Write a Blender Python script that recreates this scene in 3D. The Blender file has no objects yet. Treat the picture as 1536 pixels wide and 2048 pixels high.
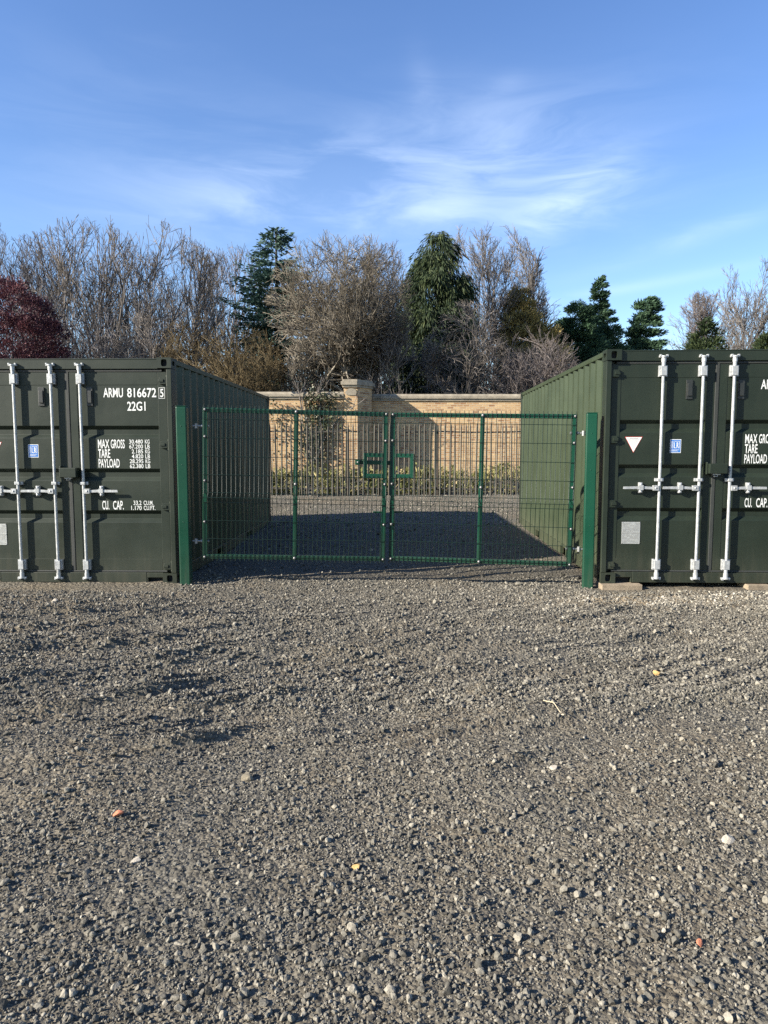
import bpy, bmesh, math, random
import numpy as np
from mathutils import Vector, Matrix

R = math.radians
SC = bpy.context.scene
COL = SC.collection

# ------------------------------------------------------------------ camera
CAM_H, PITCH, F = 1.6, 5.18, 1400.0
cam_d = bpy.data.cameras.new('camera')
cam = bpy.data.objects.new('camera', cam_d)
COL.objects.link(cam)
cam.location = (0, 0, CAM_H)
cam.rotation_euler = (R(90 - PITCH), 0, 0)
cam_d.sensor_fit = 'VERTICAL'
cam_d.sensor_height = 36.0
cam_d.sensor_width = 27.0
cam_d.lens = 36.0 * F / 2048
cam_d.clip_start = 0.05
cam_d.clip_end = 6000
SC.camera = cam
SC.render.resolution_x, SC.render.resolution_y = 768, 1024

# ------------------------------------------------------------------ light
SUN_EL = 25.4
SUN_AZ = -112.0            # clockwise from +Y (ahead of the camera): left, a little behind
SC.view_settings.view_transform = 'Standard'
SC.view_settings.look = 'None'
SC.view_settings.gamma = 1.0
SC.view_settings.exposure = 1.52
sd = Vector((math.sin(R(SUN_AZ)) * math.cos(R(SUN_EL)), math.cos(R(SUN_AZ)) * math.cos(R(SUN_EL)), math.sin(R(SUN_EL))))
sun_d = bpy.data.lights.new('sun', 'SUN')
sun_d.energy = 5.0
sun_d.angle = R(0.53)
sun_d.color = (1.0, 0.92, 0.80)
sun = bpy.data.objects.new('sun', sun_d)
COL.objects.link(sun)
sun.rotation_euler = sd.to_track_quat('Z', 'Y').to_euler()
sun.location = sd * 50

world = bpy.data.worlds.new('World')
SC.world = world
world.use_nodes = True


class NT:
    """small helper to write node trees"""
    def __init__(s, tree):
        s.t = tree
        s.t.nodes.clear()

    def n(s, typ, ins=None, **kw):
        nd = s.t.nodes.new(typ)
        for k, v in kw.items():
            setattr(nd, k, v)
        for k, v in (ins or {}).items():
            sock = nd.inputs[k]
            if isinstance(v, bpy.types.NodeSocket):
                s.t.links.new(v, sock)
            else:
                sock.default_value = v
        return nd

    def m(s, op, a, b=0.0, c=0.0, clamp=False):
        nd = s.n('ShaderNodeMath', {0: a, 1: b, 2: c}, operation=op, use_clamp=clamp)
        return nd.outputs[0]

    def mix(s, f, a, b, mode='MIX'):
        nd = s.t.nodes.new('ShaderNodeMix')
        nd.data_type = 'RGBA'
        nd.blend_type = mode
        for i, v in ((0, f), (6, a), (7, b)):
            if isinstance(v, bpy.types.NodeSocket):
                s.t.links.new(v, nd.inputs[i])
            else:
                if i and len(v) == 3:
                    v = (*v, 1)
                nd.inputs[i].default_value = v
        return nd.outputs[2]

    def ramp(s, fac, stops, interp='LINEAR'):
        nd = s.n('ShaderNodeValToRGB', {0: fac})
        e = nd.color_ramp.elements
        nd.color_ramp.interpolation = interp
        while len(e) < len(stops):
            e.new(0.5)
        for el, (p, c) in zip(e, stops):
            el.position = p
            el.color = (*c, 1) if not isinstance(c, (int, float)) else (c, c, c, 1)
        return nd.outputs[0]

    def noise(s, vec, scale, detail=4, rough=0.55, dist=0.0):
        nd = s.n('ShaderNodeTexNoise', {'Vector': vec, 'Scale': scale, 'Detail': detail, 'Roughness': rough, 'Distortion': dist})
        return nd.outputs['Fac']

    def scalev(s, vec, sc):
        return s.n('ShaderNodeMapping', {'Vector': vec, 'Scale': sc}).outputs[0]


def build_world():
    t = NT(world.node_tree)
    sky = t.n('ShaderNodeTexSky', sky_type='NISHITA', sun_disc=False, sun_elevation=R(SUN_EL), sun_rotation=R(SUN_AZ % 360),
              altitude=0, air_density=1.0, dust_density=0.25, ozone_density=2.2)
    co = t.n('ShaderNodeTexCoord').outputs['Generated']
    sep = t.n('ShaderNodeSeparateXYZ', {0: co})
    x, y, z = sep.outputs
    az = t.m('ARCTAN2', x, y)
    el = t.m('ARCSINE', z)
    # thin high cloud drawn out in streaks that climb to the right
    v = t.n('ShaderNodeCombineXYZ', {0: az, 1: el, 2: 0.0}).outputs[0]
    vr = t.n('ShaderNodeMapping', {'Vector': v, 'Rotation': (0, 0, R(-14)), 'Scale': (1.5, 7.0, 1)}).outputs[0]
    warp = t.n('ShaderNodeTexNoise', {'Vector': vr, 'Scale': 1.6, 'Detail': 3}).outputs['Color']
    vw = t.n('ShaderNodeMix', {0: 0.35}, data_type='VECTOR')
    t.t.links.new(vr, vw.inputs[4]); t.t.links.new(warp, vw.inputs[5])
    n1 = t.noise(vw.outputs[1], 3.2, 9, 0.58, 0.5)
    n2 = t.noise(vr, 1.1, 4, 0.5)

    def blob(u, vv, su, sv, tilt=0.0):
        a0, e0 = math.atan((u - 768) / F), math.atan((1024 - vv) / F) - R(PITCH)
        da = t.m('SUBTRACT', az, a0); de = t.m('SUBTRACT', el, e0)
        c, sn = math.cos(R(tilt)), math.sin(R(tilt))
        p = t.m('ADD', t.m('MULTIPLY', da, c), t.m('MULTIPLY', de, sn))
        q = t.m('SUBTRACT', t.m('MULTIPLY', de, c), t.m('MULTIPLY', da, sn))
        p = t.m('DIVIDE', p, su / F); q = t.m('DIVIDE', q, sv / F)
        r2 = t.m('ADD', t.m('MULTIPLY', p, p), t.m('MULTIPLY', q, q))
        return t.m('EXPONENT', t.m('MULTIPLY', r2, -1.0))
    tot = None
    for b, w in (((780, 360, 360, 95, 6), .72), ((1130, 420, 120, 38, 22), .62), ((885, 415, 55, 22, 0), .32),
                 ((450, 400, 130, 26, -8), .08), ((1340, 515, 150, 16, 12), .5), ((1000, 180, 40, 16, 15), .10),
                 ((700, 450, 460, 85, 0), .42), ((845, 195, 26, 60, 15), .18), ((1180, 600, 300, 10, 6), .35),
                 ((380, 190, 260, 90, 15), .07), ((100, 330, 260, 160, 0), .06), ((1080, 330, 160, 60, -25), .3)):
        s_ = t.m('MULTIPLY', blob(*b), w)
        tot = s_ if tot is None else t.m('ADD', tot, s_)
    fib = t.n('ShaderNodeMapRange', {0: n1, 1: 0.36, 2: 0.70, 3: 0.12, 4: 1.0}, interpolation_type='SMOOTHSTEP').outputs[0]
    fib2 = t.n('ShaderNodeMapRange', {0: n2, 1: 0.3, 2: 0.7, 3: 0.55, 4: 1.15}).outputs[0]
    cov = t.m('MULTIPLY', t.m('MULTIPLY', tot, fib), fib2, clamp=True)
    cov = t.m('MULTIPLY', cov, 0.40)
    hsv = t.n('ShaderNodeHueSaturation', {'Hue': 0.511, 'Saturation': SKY_SAT, 'Value': SKY_VAL, 'Color': sky.outputs[0]}).outputs[0]
    cloud = t.mix(cov, hsv, (6.6, 7.4, 8.4))
    bg = t.n('ShaderNodeBackground', {'Color': cloud, 'Strength': 0.085})
    out = t.n('ShaderNodeOutputWorld', {0: bg.outputs[0]})


SKY_SAT, SKY_VAL = 1.17, 1.0
build_world()

# ------------------------------------------------------------------ helpers
rng = np.random.default_rng(7)


def at(u, v, Y):
    """the point that stands Y metres ahead on the line of sight through photograph pixel (u, v)"""
    a = math.radians(PITCH)
    xr, yr = (u - 768) / F, (1024 - v) / F
    dy = math.cos(a) + yr * math.sin(a)
    dz = -math.sin(a) + yr * math.cos(a)
    return Vector((xr / dy * Y, Y, CAM_H + dz / dy * Y))


def tag(o, label=None, cat=None, group=None, kind=None):
    if label: o['label'] = label
    if cat: o['category'] = cat
    if group: o['group'] = group
    if kind: o['kind'] = kind
    return o


def empty(name, loc, rz=0.0, label=None, cat=None, group=None):
    o = bpy.data.objects.new(name, None)
    o.empty_display_size = 0.3
    o.location = loc
    o.rotation_euler = (0, 0, rz)
    COL.objects.link(o)
    return tag(o, label, cat, group)


def link(name, me, mat=None, parent=None, smooth=None, bevel=0.0):
    o = bpy.data.objects.new(name, me)
    COL.objects.link(o)
    if mat:
        me.materials.clear()
        me.materials.append(mat)
    if parent: o.parent = parent
    if bevel:
        b = o.modifiers.new('bevel', 'BEVEL')
        b.width = bevel; b.segments = 2; b.limit_method = 'ANGLE'; b.angle_limit = R(40)
    if smooth is not None:
        me.polygons.foreach_set('use_smooth', np.full(len(me.polygons), bool(smooth)))
    return o


def np_mesh(name, V, loops, starts, totals, tint=None):
    me = bpy.data.meshes.new(name)
    me.vertices.add(len(V)); me.vertices.foreach_set('co', np.asarray(V, np.float32).ravel())
    me.loops.add(len(loops)); me.loops.foreach_set('vertex_index', np.asarray(loops, np.int32))
    me.polygons.add(len(starts))
    me.polygons.foreach_set('loop_start', np.asarray(starts, np.int32))
    me.polygons.foreach_set('loop_total', np.asarray(totals, np.int32))
    me.update(calc_edges=True)
    if tint is not None:
        a = me.attributes.new('tint', 'FLOAT', 'POINT')
        a.data.foreach_set('value', np.asarray(tint, np.float32))
    return me


def quads_mesh(name, V, Q, tint=None):
    Q = np.asarray(Q); k = Q.shape[1]
    return np_mesh(name, V, Q.ravel(), np.arange(len(Q)) * k, np.full(len(Q), k), tint)


class MB:
    """collects simple solids, links them as one mesh"""
    def __init__(s):
        s.v, s.f, s.sm = [], [], []

    def add(s, vs, fs, smooth=False):
        o = len(s.v)
        s.v += [tuple(v) for v in vs]
        s.f += [tuple(i + o for i in f) for f in fs]
        s.sm += [smooth] * len(fs)
        return s

    def box(s, x0, x1, y0, y1, z0, z1, rot=None, c=None):
        vs = [Vector((x, y, z)) for x in (x0, x1) for y in (y0, y1) for z in (z0, z1)]
        if rot is not None:
            c = Vector(c) if c is not None else Vector(((x0 + x1) / 2, (y0 + y1) / 2, (z0 + z1) / 2))
            vs = [rot @ (v - c) + c for v in vs]
        return s.add(vs, [(0, 1, 3, 2), (4, 6, 7, 5), (0, 4, 5, 1), (2, 3, 7, 6), (0, 2, 6, 4), (1, 5, 7, 3)])

    def prism(s, pts, axis, a0, a1, smooth=False, caps=True):
        """pts: 2-D outline; axis: the axis it is drawn out along"""
        def p3(p, a):
            return {'x': (a, p[0], p[1]), 'y': (p[0], a, p[1]), 'z': (p[0], p[1], a)}[axis]
        n = len(pts)
        vs = [p3(p, a0) for p in pts] + [p3(p, a1) for p in pts]
        fs = [(i, (i + 1) % n, (i + 1) % n + n, i + n) for i in range(n)]
        s.add(vs, fs, smooth)
        if caps:
            s.add([p3(p, a0) for p in pts], [tuple(range(n))])
            s.add([p3(p, a1) for p in pts], [tuple(range(n))])
        return s

    def cyl(s, p0, p1, r0, r1=None, n=10, caps=True, smooth=True):
        p0, p1 = Vector(p0), Vector(p1)
        r1 = r0 if r1 is None else r1
        d = (p1 - p0).normalized()
        a = d.orthogonal().normalized(); b = d.cross(a)
        c = [(math.cos(2 * math.pi * i / n), math.sin(2 * math.pi * i / n)) for i in range(n)]
        vs = [p0 + (a * x + b * y) * r0 for x, y in c] + [p1 + (a * x + b * y) * r1 for x, y in c]
        s.add(vs, [(i, (i + 1) % n, (i + 1) % n + n, i + n) for i in range(n)], smooth)
        if caps:
            s.add(vs[:n], [tuple(range(n))]); s.add(vs[n:], [tuple(range(n))])
        return s

    def dome(s, c, axis, r, h, n=10, k=4):
        c, d = Vector(c), Vector(axis).normalized()
        a = d.orthogonal().normalized(); b = d.cross(a)
        vs, fs = [], []
        for j in range(k):
            t = j / k * math.pi / 2
            for i in range(n):
                u = 2 * math.pi * i / n
                vs.append(c + (a * math.cos(u) + b * math.sin(u)) * r * math.cos(t) + d * h * math.sin(t))
        vs.append(c + d * h)
        for j in range(k - 1):
            for i in range(n):
                fs.append((j * n + i, j * n + (i + 1) % n, (j + 1) * n + (i + 1) % n, (j + 1) * n + i))
        for i in range(n):
            fs.append(((k - 1) * n + i, (k - 1) * n + (i + 1) % n, k * n))
        return s.add(vs, fs, True)

    def tube(s, pts, r, n=8):
        """a bent rod"""
        pts = [Vector(p) for p in pts]
        rings = []
        prev = None
        for i, p in enumerate(pts):
            d = (pts[min(i + 1, len(pts) - 1)] - pts[max(i - 1, 0)]).normalized()
            a = d.orthogonal().normalized() if prev is None else (prev - d * prev.dot(d)).normalized()
            prev = a
            b = d.cross(a)
            rings.append([p + (a * math.cos(2 * math.pi * j / n) + b * math.sin(2 * math.pi * j / n)) * r for j in range(n)])
        vs = [v for rg in rings for v in rg]
        fs = []
        for i in range(len(pts) - 1):
            fs += [(i * n + j, i * n + (j + 1) % n, (i + 1) * n + (j + 1) % n, (i + 1) * n + j) for j in range(n)]
        s.add(vs, fs, True)
        s.add(rings[0], [tuple(range(n))]); s.add(rings[-1], [tuple(range(n))])
        return s

    def build(s, name, mat, parent=None, bevel=0.0):
        me = bpy.data.meshes.new(name)
        me.from_pydata([tuple(v) for v in s.v], [], s.f)
        bm = bmesh.new(); bm.from_mesh(me)
        bmesh.ops.recalc_face_normals(bm, faces=bm.faces)
        bm.to_mesh(me); bm.free()
        me.polygons.foreach_set('use_smooth', s.sm)
        return link(name, me, mat, parent, None, bevel)


def hsh(ix, iy, seed):
    h = (ix.astype(np.int64) * 374761393 + iy.astype(np.int64) * 668265263 + seed * 974634777) & 0xffffffff
    h = ((h ^ (h >> 13)) * 1274126177) & 0xffffffff
    return ((h ^ (h >> 16)) & 0xffff) / 65535.0


def vnoise(x, y, seed=0):
    x, y = np.asarray(x, float), np.asarray(y, float)
    ix, iy = np.floor(x), np.floor(y)
    fx, fy = x - ix, y - iy
    fx = fx * fx * (3 - 2 * fx); fy = fy * fy * (3 - 2 * fy)
    a, b = hsh(ix, iy, seed), hsh(ix + 1, iy, seed)
    c, d = hsh(ix, iy + 1, seed), hsh(ix + 1, iy + 1, seed)
    return (a + (b - a) * fx) * (1 - fy) + (c + (d - c) * fx) * fy - 0.5


def sstep(a, b, x):
    t = np.clip((np.asarray(x, float) - a) / (b - a), 0, 1)
    return t * t * (3 - 2 * t)


def terrain(x, y):
    x, y = np.asarray(x, float), np.asarray(y, float)
    h = 0.03 + 0.10 * sstep(9, 15, y)
    near = 1 - sstep(24, 40, y)
    # long shallow ripples left by the digger, running across and curving up to the right
    yy = y - 0.10 * x - 0.02 * x * x
    mid = sstep(3.0, 4.6, y) * (1 - sstep(6.4, 8.2, y))
    h = h + mid * (vnoise(x * 0.40, yy * 3.0, 3) * 0.105 + vnoise(x * 0.9, yy * 6.0, 4) * 0.055)
    h = h + near * (vnoise(x * 0.55, y * 0.55, 1) * 0.05 + vnoise(x * 1.5, y * 1.7, 2) * 0.035
                    + vnoise(x * 4.1, y * 4.3, 5) * 0.016 + vnoise(x * 9.7, y * 9.1, 6) * 0.009)
    a3, b3 = .85 * x + .52 * y, -.52 * x + .85 * y
    wob = vnoise(a3 * .7, b3 * 1.3, 51) * 1.0 + vnoise(a3 * 2.4, b3 * 3.0, 52) * .55
    zone = sstep(3.3, 4.6, y) * (1 - sstep(6.9, 7.6, y))
    amp = np.clip(.35 + 1.9 * vnoise(x * .5, y * .8, 53) - .04 * x, 0, 1) * zone
    h = h + amp * .020 * np.sin(2 * np.pi * (b3 / .19 + wob)) * (.7 + .8 * vnoise(a3 * 2, b3 * 4, 54))
    a_, b_ = .927 * x + .375 * y, -.375 * x + .927 * y
    a2, b2 = a3, b3
    clod = .55 * np.maximum(0, vnoise(a_ * 2.8, b_ * 10, 41) + .7 * vnoise(a_ * 7, b_ * 19, 42) - .12)
    clod = clod + 1.25 * np.maximum(0, vnoise(a2 * 1.0, b2 * 11, 44) + .55 * vnoise(a2 * 3.0, b2 * 19, 45) - .08)
    patch = np.clip(.55 + 1.6 * vnoise(x * .45, y * .6, 43) - .06 * x, 0, 1)
    h = h + (sstep(2.6, 4.4, y) * (1 - sstep(6.6, 7.5, y)) * .085 + .03 * near) * clod * patch
    # lip of loose spoil in front of the palisade
    lip = np.exp(-((y - 20.3 - 0.25 * vnoise(x * 0.7, y * 0, 8)) / 0.45) ** 2)
    h = h + lip * (0.10 + 0.08 * vnoise(x * 0.8, y * 0.8, 9)) * (np.abs(x) < 12)
    # banked earth under the brick wall
    h = h + 0.45 * sstep(21.9, 23.6, y) * (1 - sstep(26, 34, y)) * (np.abs(x) < 30)
    return h


# ------------------------------------------------------------------ materials
def material(name):
    m = bpy.data.materials.new(name)
    m.use_nodes = True
    return m, NT(m.node_tree)


def finish(t, base, rough=0.5, metal=0.0, normal=None, spec=0.5, **extra):
    ins = {'Base Color': base if isinstance(base, bpy.types.NodeSocket) else (*base, 1), 'Roughness': rough, 'Metallic': metal, 'Specular IOR Level': spec}
    if normal is not None: ins['Normal'] = normal
    ins.update(extra)
    b = t.n('ShaderNodeBsdfPrincipled', ins)
    t.n('ShaderNodeOutputMaterial', {0: b.outputs[0]})
    return b


def bump(t, h, strength, dist, normal=None):
    ins = {'Height': h, 'Strength': strength, 'Distance': dist}
    if normal is not None: ins['Normal'] = normal
    return t.n('ShaderNodeBump', ins).outputs[0]


def obj_co(t):
    return t.n('ShaderNodeTexCoord').outputs['Object']


def m_paint(name, col, rough=0.42, dust=0.25, dust_col=(.20, .17, .12), scale=1.0):
    m, t = material(name)
    co = obj_co(t)
    n1 = t.noise(co, 2.2 * scale, 6, 0.6)
    n2 = t.noise(t.scalev(co, (14, 14, 1.2)), 1.0, 5, 0.6)
    n3 = t.noise(co, 60 * scale, 3, 0.6)
    c = t.mix(t.n('ShaderNodeMapRange', {0: n1, 1: .3, 2: .7, 3: 0, 4: 1}).outputs[0], tuple(k * .86 for k in col), tuple(k * 1.14 for k in col))
    z = t.n('ShaderNodeSeparateXYZ', {0: co}).outputs[2]
    low = t.n('ShaderNodeMapRange', {0: z, 1: 0.02, 2: 0.55, 3: 1.0, 4: 0.10}, interpolation_type='SMOOTHSTEP').outputs[0]
    streak = t.n('ShaderNodeMapRange', {0: n2, 1: .46, 2: .78, 3: 0.0, 4: 1}).outputs[0]
    f = t.m('MULTIPLY', t.m('MULTIPLY', low, t.m('ADD', streak, .35)), dust, clamp=True)
    c = t.mix(f, c, dust_col)
    scuff = t.n('ShaderNodeMapRange', {0: t.noise(t.scalev(co, (3, 3, 9)), 5.0, 8, .7), 1: .66, 2: .74, 3: 0, 4: .35}).outputs[0]
    c = t.mix(scuff, c, tuple(k * 1.5 + .01 for k in col))
    r = t.n('ShaderNodeMapRange', {0: n1, 1: .3, 2: .7, 3: rough - .06, 4: rough + .1}).outputs[0]
    nm = bump(t, t.m('ADD', t.m('MULTIPLY', n3, .12), t.noise(co, 3.0, 2)), .16, .02)
    finish(t, c, r, 0.0, nm, 0.3)
    return m


def m_plain(name, col, rough=0.5, metal=0.0, var=0.15, scale=8.0, bstr=0.1, spec=.5):
    m, t = material(name)
    co = obj_co(t)
    n = t.noise(co, scale, 5, .6)
    c = t.mix(t.n('ShaderNodeMapRange', {0: n, 1: .3, 2: .7, 3: 0, 4: 1}).outputs[0], tuple(k * (1 - var) for k in col), tuple(min(1, k * (1 + var)) for k in col))
    nm = bump(t, t.noise(co, scale * 7, 3), bstr, .01)
    finish(t, c, rough, metal, nm, spec)
    return m


def m_tint(name, stops, rough=.8, spec=.25, trans=0.0, bumpy=0.0, bscale=60, detail=0.0):
    """colour picked per leaf / stone / twig by the 'tint' attribute"""
    m, t = material(name)
    a = t.n('ShaderNodeAttribute', attribute_name='tint').outputs['Fac']
    c = t.ramp(a, stops)
    co = obj_co(t)
    nm = None
    if detail:
        n = t.noise(co, bscale * .8, 4, .65)
        c = t.mix(detail, c, t.mix(1.0, c, t.ramp(n, [(.3, .35), (.7, 1.6)]), 'MULTIPLY'))
    if bumpy:
        nm = bump(t, t.noise(co, bscale, 4, .6), bumpy, .006)
    b = finish(t, c, rough, 0, nm, spec)
    if trans:
        tr = t.n('ShaderNodeBsdfTranslucent', {'Color': c})
        mx = t.n('ShaderNodeMixShader', {0: trans, 1: b.outputs[0], 2: tr.outputs[0]})
        out = [n for n in t.t.nodes if n.type == 'OUTPUT_MATERIAL'][0]
        t.t.links.new(mx.outputs[0], out.inputs[0])
    return m


M = {}
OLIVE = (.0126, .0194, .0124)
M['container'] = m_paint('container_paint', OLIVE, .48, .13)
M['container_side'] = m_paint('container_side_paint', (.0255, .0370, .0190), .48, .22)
M['gate'] = m_paint('gate_green', (.0015, .041, .0215), .38, .3, (.08, .075, .055))
M['wire'] = m_plain('wire_green', (.003, .014, .009), .4)
M['gasket'] = m_plain('gasket_rubber', (.024, .027, .024), .75)
def m_galv():
    m, t = material('galvanised_steel')
    co = obj_co(t)
    n = t.noise(co, 24, 5, .65)
    sp = t.noise(t.scalev(co, (1, 1, .25)), 30, 6, .7)
    c = t.mix(t.n('ShaderNodeMapRange', {0: n, 1: .3, 2: .7, 3: 0, 4: 1}).outputs[0], (.30, .31, .31), (.46, .475, .47))
    c = t.mix(t.n('ShaderNodeMapRange', {0: sp, 1: .56, 2: .72, 3: 0, 4: .55}).outputs[0], c, (.17, .145, .11))
    r = t.n('ShaderNodeMapRange', {0: n, 1: .3, 2: .7, 3: .34, 4: .6}).outputs[0]
    finish(t, c, r, .4, bump(t, t.noise(co, 150, 3), .12, .004))
    return m


M['galv'] = m_galv()
M['bolt'] = m_plain('bolt_steel', (.26, .26, .25), .5, .5, .1)
M['black'] = m_plain('shade_and_floor_black', (.008, .008, .008), .8)  # near-black painted as shade inside holes and sill openings; also coats the floor
M['dark_plastic'] = m_plain('dark_plastic', (.018, .020, .018), .45)
M['white'] = m_plain('white_lettering', (.62, .63, .60), .5, 0, .05, 30, .02)
M['blue'] = m_plain('blue_sticker', (.03, .14, .42), .4, 0, .05, 10, .0)
M['red'] = m_plain('red_sticker', (.50, .05, .04), .45, 0, .05, 10, .0)
M['plate'] = m_plain('data_plate', (.42, .43, .41), .4, .5, .12, 25, .05)
M['plate_text'] = m_plain('data_plate_text', (.16, .16, .15), .6)
M['grey_text'] = m_plain('grey_text', (.30, .28, .28), .6)
M['timber'] = m_plain('timber_block', (.22, .175, .12), .85, 0, .3, 14, .4)
M['coping'] = m_plain('coping_stone', (.23, .20, .15), .9, 0, .35, 4, .6)
M['fence'] = m_plain('palisade_steel', (.085, .075, .056), .55, .1, .35, 3, .1)
M['fence_rail'] = m_plain('palisade_rail', (.05, .042, .032), .7, .1, .35, 4, .1)


def m_brick():
    m, t = material('buff_brick')
    co = obj_co(t)
    s = t.n('ShaderNodeSeparateXYZ', {0: co}).outputs
    v = t.n('ShaderNodeCombineXYZ', {0: t.m('ADD', s[0], t.m('MULTIPLY', s[1], .8)), 1: s[2], 2: 0.0}).outputs[0]
    br = t.n('ShaderNodeTexBrick', {'Vector': v, 'Color1': (.50, .345, .18, 1), 'Color2': (.24, .125, .060, 1), 'Mortar': (.41, .345, .245, 1),
             'Scale': 1.0, 'Mortar Size': .009, 'Mortar Smooth': .2, 'Bias': 0.0, 'Brick Width': .225, 'Row Height': .075})
    n = t.noise(v, .9, 6, .6)
    n2 = t.noise(v, 9, 4, .6)
    c = t.mix(t.n('ShaderNodeMapRange', {0: n, 1: .45, 2: .65, 3: 0, 4: .45}).outputs[0], br.outputs[0], (.50, .36, .19))
    c = t.mix(t.n('ShaderNodeMapRange', {0: n2, 1: .55, 2: .75, 3: 0, 4: .4}).outputs[0], c, (.24, .14, .09))
    # weather-stained foot of the wall
    st = t.n('ShaderNodeMapRange', {0: t.m('ADD', s[2], t.m('MULTIPLY', n, .8)), 1: .9, 2: 1.5, 3: .4, 4: 0}).outputs[0]
    c = t.mix(st, c, (.34, .30, .20))
    nm = bump(t, t.m('ADD', t.m('MULTIPLY', br.outputs[1], -1.0), t.m('MULTIPLY', n2, .4)), .6, .01)
    finish(t, c, .9, 0, nm, .2)
    return m


M['brick'] = m_brick()


def m_ground():
    m, t = material('asphalt_planings_ground')
    co = obj_co(t)
    n0 = t.noise(co, .35, 5, .6)
    n1 = t.noise(co, 2.1, 6, .6)
    n2 = t.noise(co, 26, 6, .7)
    vo = t.n('ShaderNodeTexVoronoi', {'Vector': co, 'Scale': 62.0, 'Randomness': 1.0}, feature='F1')
    vo2 = t.n('ShaderNodeTexVoronoi', {'Vector': co, 'Scale': 26.0, 'Randomness': 1.0}, feature='F1')
    g = t.ramp(vo.outputs['Color'], [(0, (.050, .046, .037)), (.5, (.105, .097, .078)), (.85, (.165, .152, .122)), (.97, (.25, .23, .185)), (1, (.32, .29, .24))])
    c = t.mix(t.ramp(n2, [(.3, .0), (.7, .8)]), t.mix(.35, g, (.11, .10, .078)), g)
    # brown fines show through between the stones, in patches
    br = t.n('ShaderNodeMapRange', {0: t.m('ADD', t.m('MULTIPLY', n0, .6), t.m('MULTIPLY', n1, .5)), 1: .48, 2: .68, 3: .0, 4: .55}).outputs[0]
    c = t.mix(br, c, t.mix(1.0, c, (1.35, 1.15, .90), 'MULTIPLY'))
    # sandy spill in front of the right container, as a patch of its own
    s = t.n('ShaderNodeSeparateXYZ', {0: co}).outputs
    dx = t.m('DIVIDE', t.m('SUBTRACT', s[0], 2.75), 1.1); dy = t.m('DIVIDE', t.m('SUBTRACT', s[1], 7.18), .30)
    e = t.m('EXPONENT', t.m('MULTIPLY', t.m('ADD', t.m('MULTIPLY', dx, dx), t.m('MULTIPLY', dy, dy)), -1.0))
    e = t.m('MULTIPLY', e, t.n('ShaderNodeMapRange', {0: t.noise(co, 7, 6, .7), 1: .38, 2: .62, 3: 0, 4: 1}).outputs[0])
    c = t.mix(e, c, (.30, .23, .14))
    h = t.m('ADD', t.m('MULTIPLY', vo.outputs['Distance'], -.5), t.m('ADD', t.m('MULTIPLY', vo2.outputs['Distance'], -1.0), t.m('MULTIPLY', n2, .8)))
    nm = bump(t, h, 1.0, .022)
    finish(t, c, .92, 0, nm, .2)
    return m


M['ground'] = m_ground()
STONE_STOPS = [(0, (.058, .054, .044)), (.40, (.118, .110, .090)), (.70, (.172, .159, .128)), (.88, (.215, .197, .156)), (.965, (.27, .246, .196)), (1, (.38, .35, .285))]
M['stone'] = m_tint('planings_stone', STONE_STOPS, .88, .25, 0, .5, 130, .45)
M['brickbit'] = m_plain('brick_bit', (.46, .17, .09), .9, 0, .25, 40, .4)
M['pale_stone'] = m_plain('pale_stone', (.34, .305, .245), .85, 0, .25, 40, .4)
M['clod'] = m_plain('tan_clod', (.17, .145, .10), .9, 0, .35, 40, .5)
M['ochre_stone'] = m_plain('ochre_stone', (.42, .27, .10), .85, 0, .3, 40, .4)
M['straw'] = m_plain('dry_stick', (.48, .40, .26), .9, 0, .2, 20, .3)

# ------------------------------------------------------------------ the ground
def axis(lo, hi, step, far, grow=1.22):
    a = list(np.arange(lo, hi + 1e-6, step))
    s, p = step, a[-1]
    while p < far:
        s *= grow; p += s; a.append(p)
    s, p, pre = step, a[0], []
    while p > -far:
        s *= grow; p -= s; pre.append(p)
    return np.array(pre[::-1] + a)


def grid_mesh(name, xs, ys):
    X, Y = np.meshgrid(xs, ys)
    V = np.stack([X.ravel(), Y.ravel(), terrain(X.ravel(), Y.ravel())], 1)
    nx, ny = len(xs), len(ys)
    i = (np.arange(ny - 1)[:, None] * nx + np.arange(nx - 1)[None]).ravel()
    Q = np.stack([i, i + 1, i + nx + 1, i + nx], 1)
    return quads_mesh(name, V, Q)


gx = axis(-6.5, 6.5, 0.04, 900)
gy1 = np.concatenate([np.arange(0.4, 8.2, 0.03), np.arange(8.2, 9.0, 0.05), np.arange(9.0, 26.0, 0.09)])
g = [gy1[-1]]; s_ = .09
while g[-1] < 1500:
    s_ *= 1.25; g.append(g[-1] + s_)
b = [gy1[0]]; s_ = .035
while b[-1] > -300:
    s_ *= 1.35; b.append(b[-1] - s_)
gy = np.concatenate([np.array(b[1:])[::-1], gy1, np.array(g[1:])])
tag(link('ground', grid_mesh('ground', gx, gy), M['ground'], None, True), kind='structure')


def ico(sub):
    bm = bmesh.new()
    bmesh.ops.create_icosphere(bm, subdivisions=sub, radius=1)
    bm.verts.ensure_lookup_table()
    V = np.array([v.co[:] for v in bm.verts]); Fc = np.array([[v.index for v in f.verts] for f in bm.faces])
    bm.free()
    return V, Fc


def stone_variants(sub, n, rg):
    V, Fc = ico(sub)
    out = []
    for _ in range(n):
        W = V * (1 + rg.uniform(-.12, .12, (len(V), 1)))
        for _k in range(7):
            d = rg.normal(size=3); d /= np.linalg.norm(d)
            o = rg.uniform(.45, .8)
            ex = W @ d - o
            W = W - np.where(ex > 0, ex, 0)[:, None] * d
        out.append(W)
    return np.array(out), Fc


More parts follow.
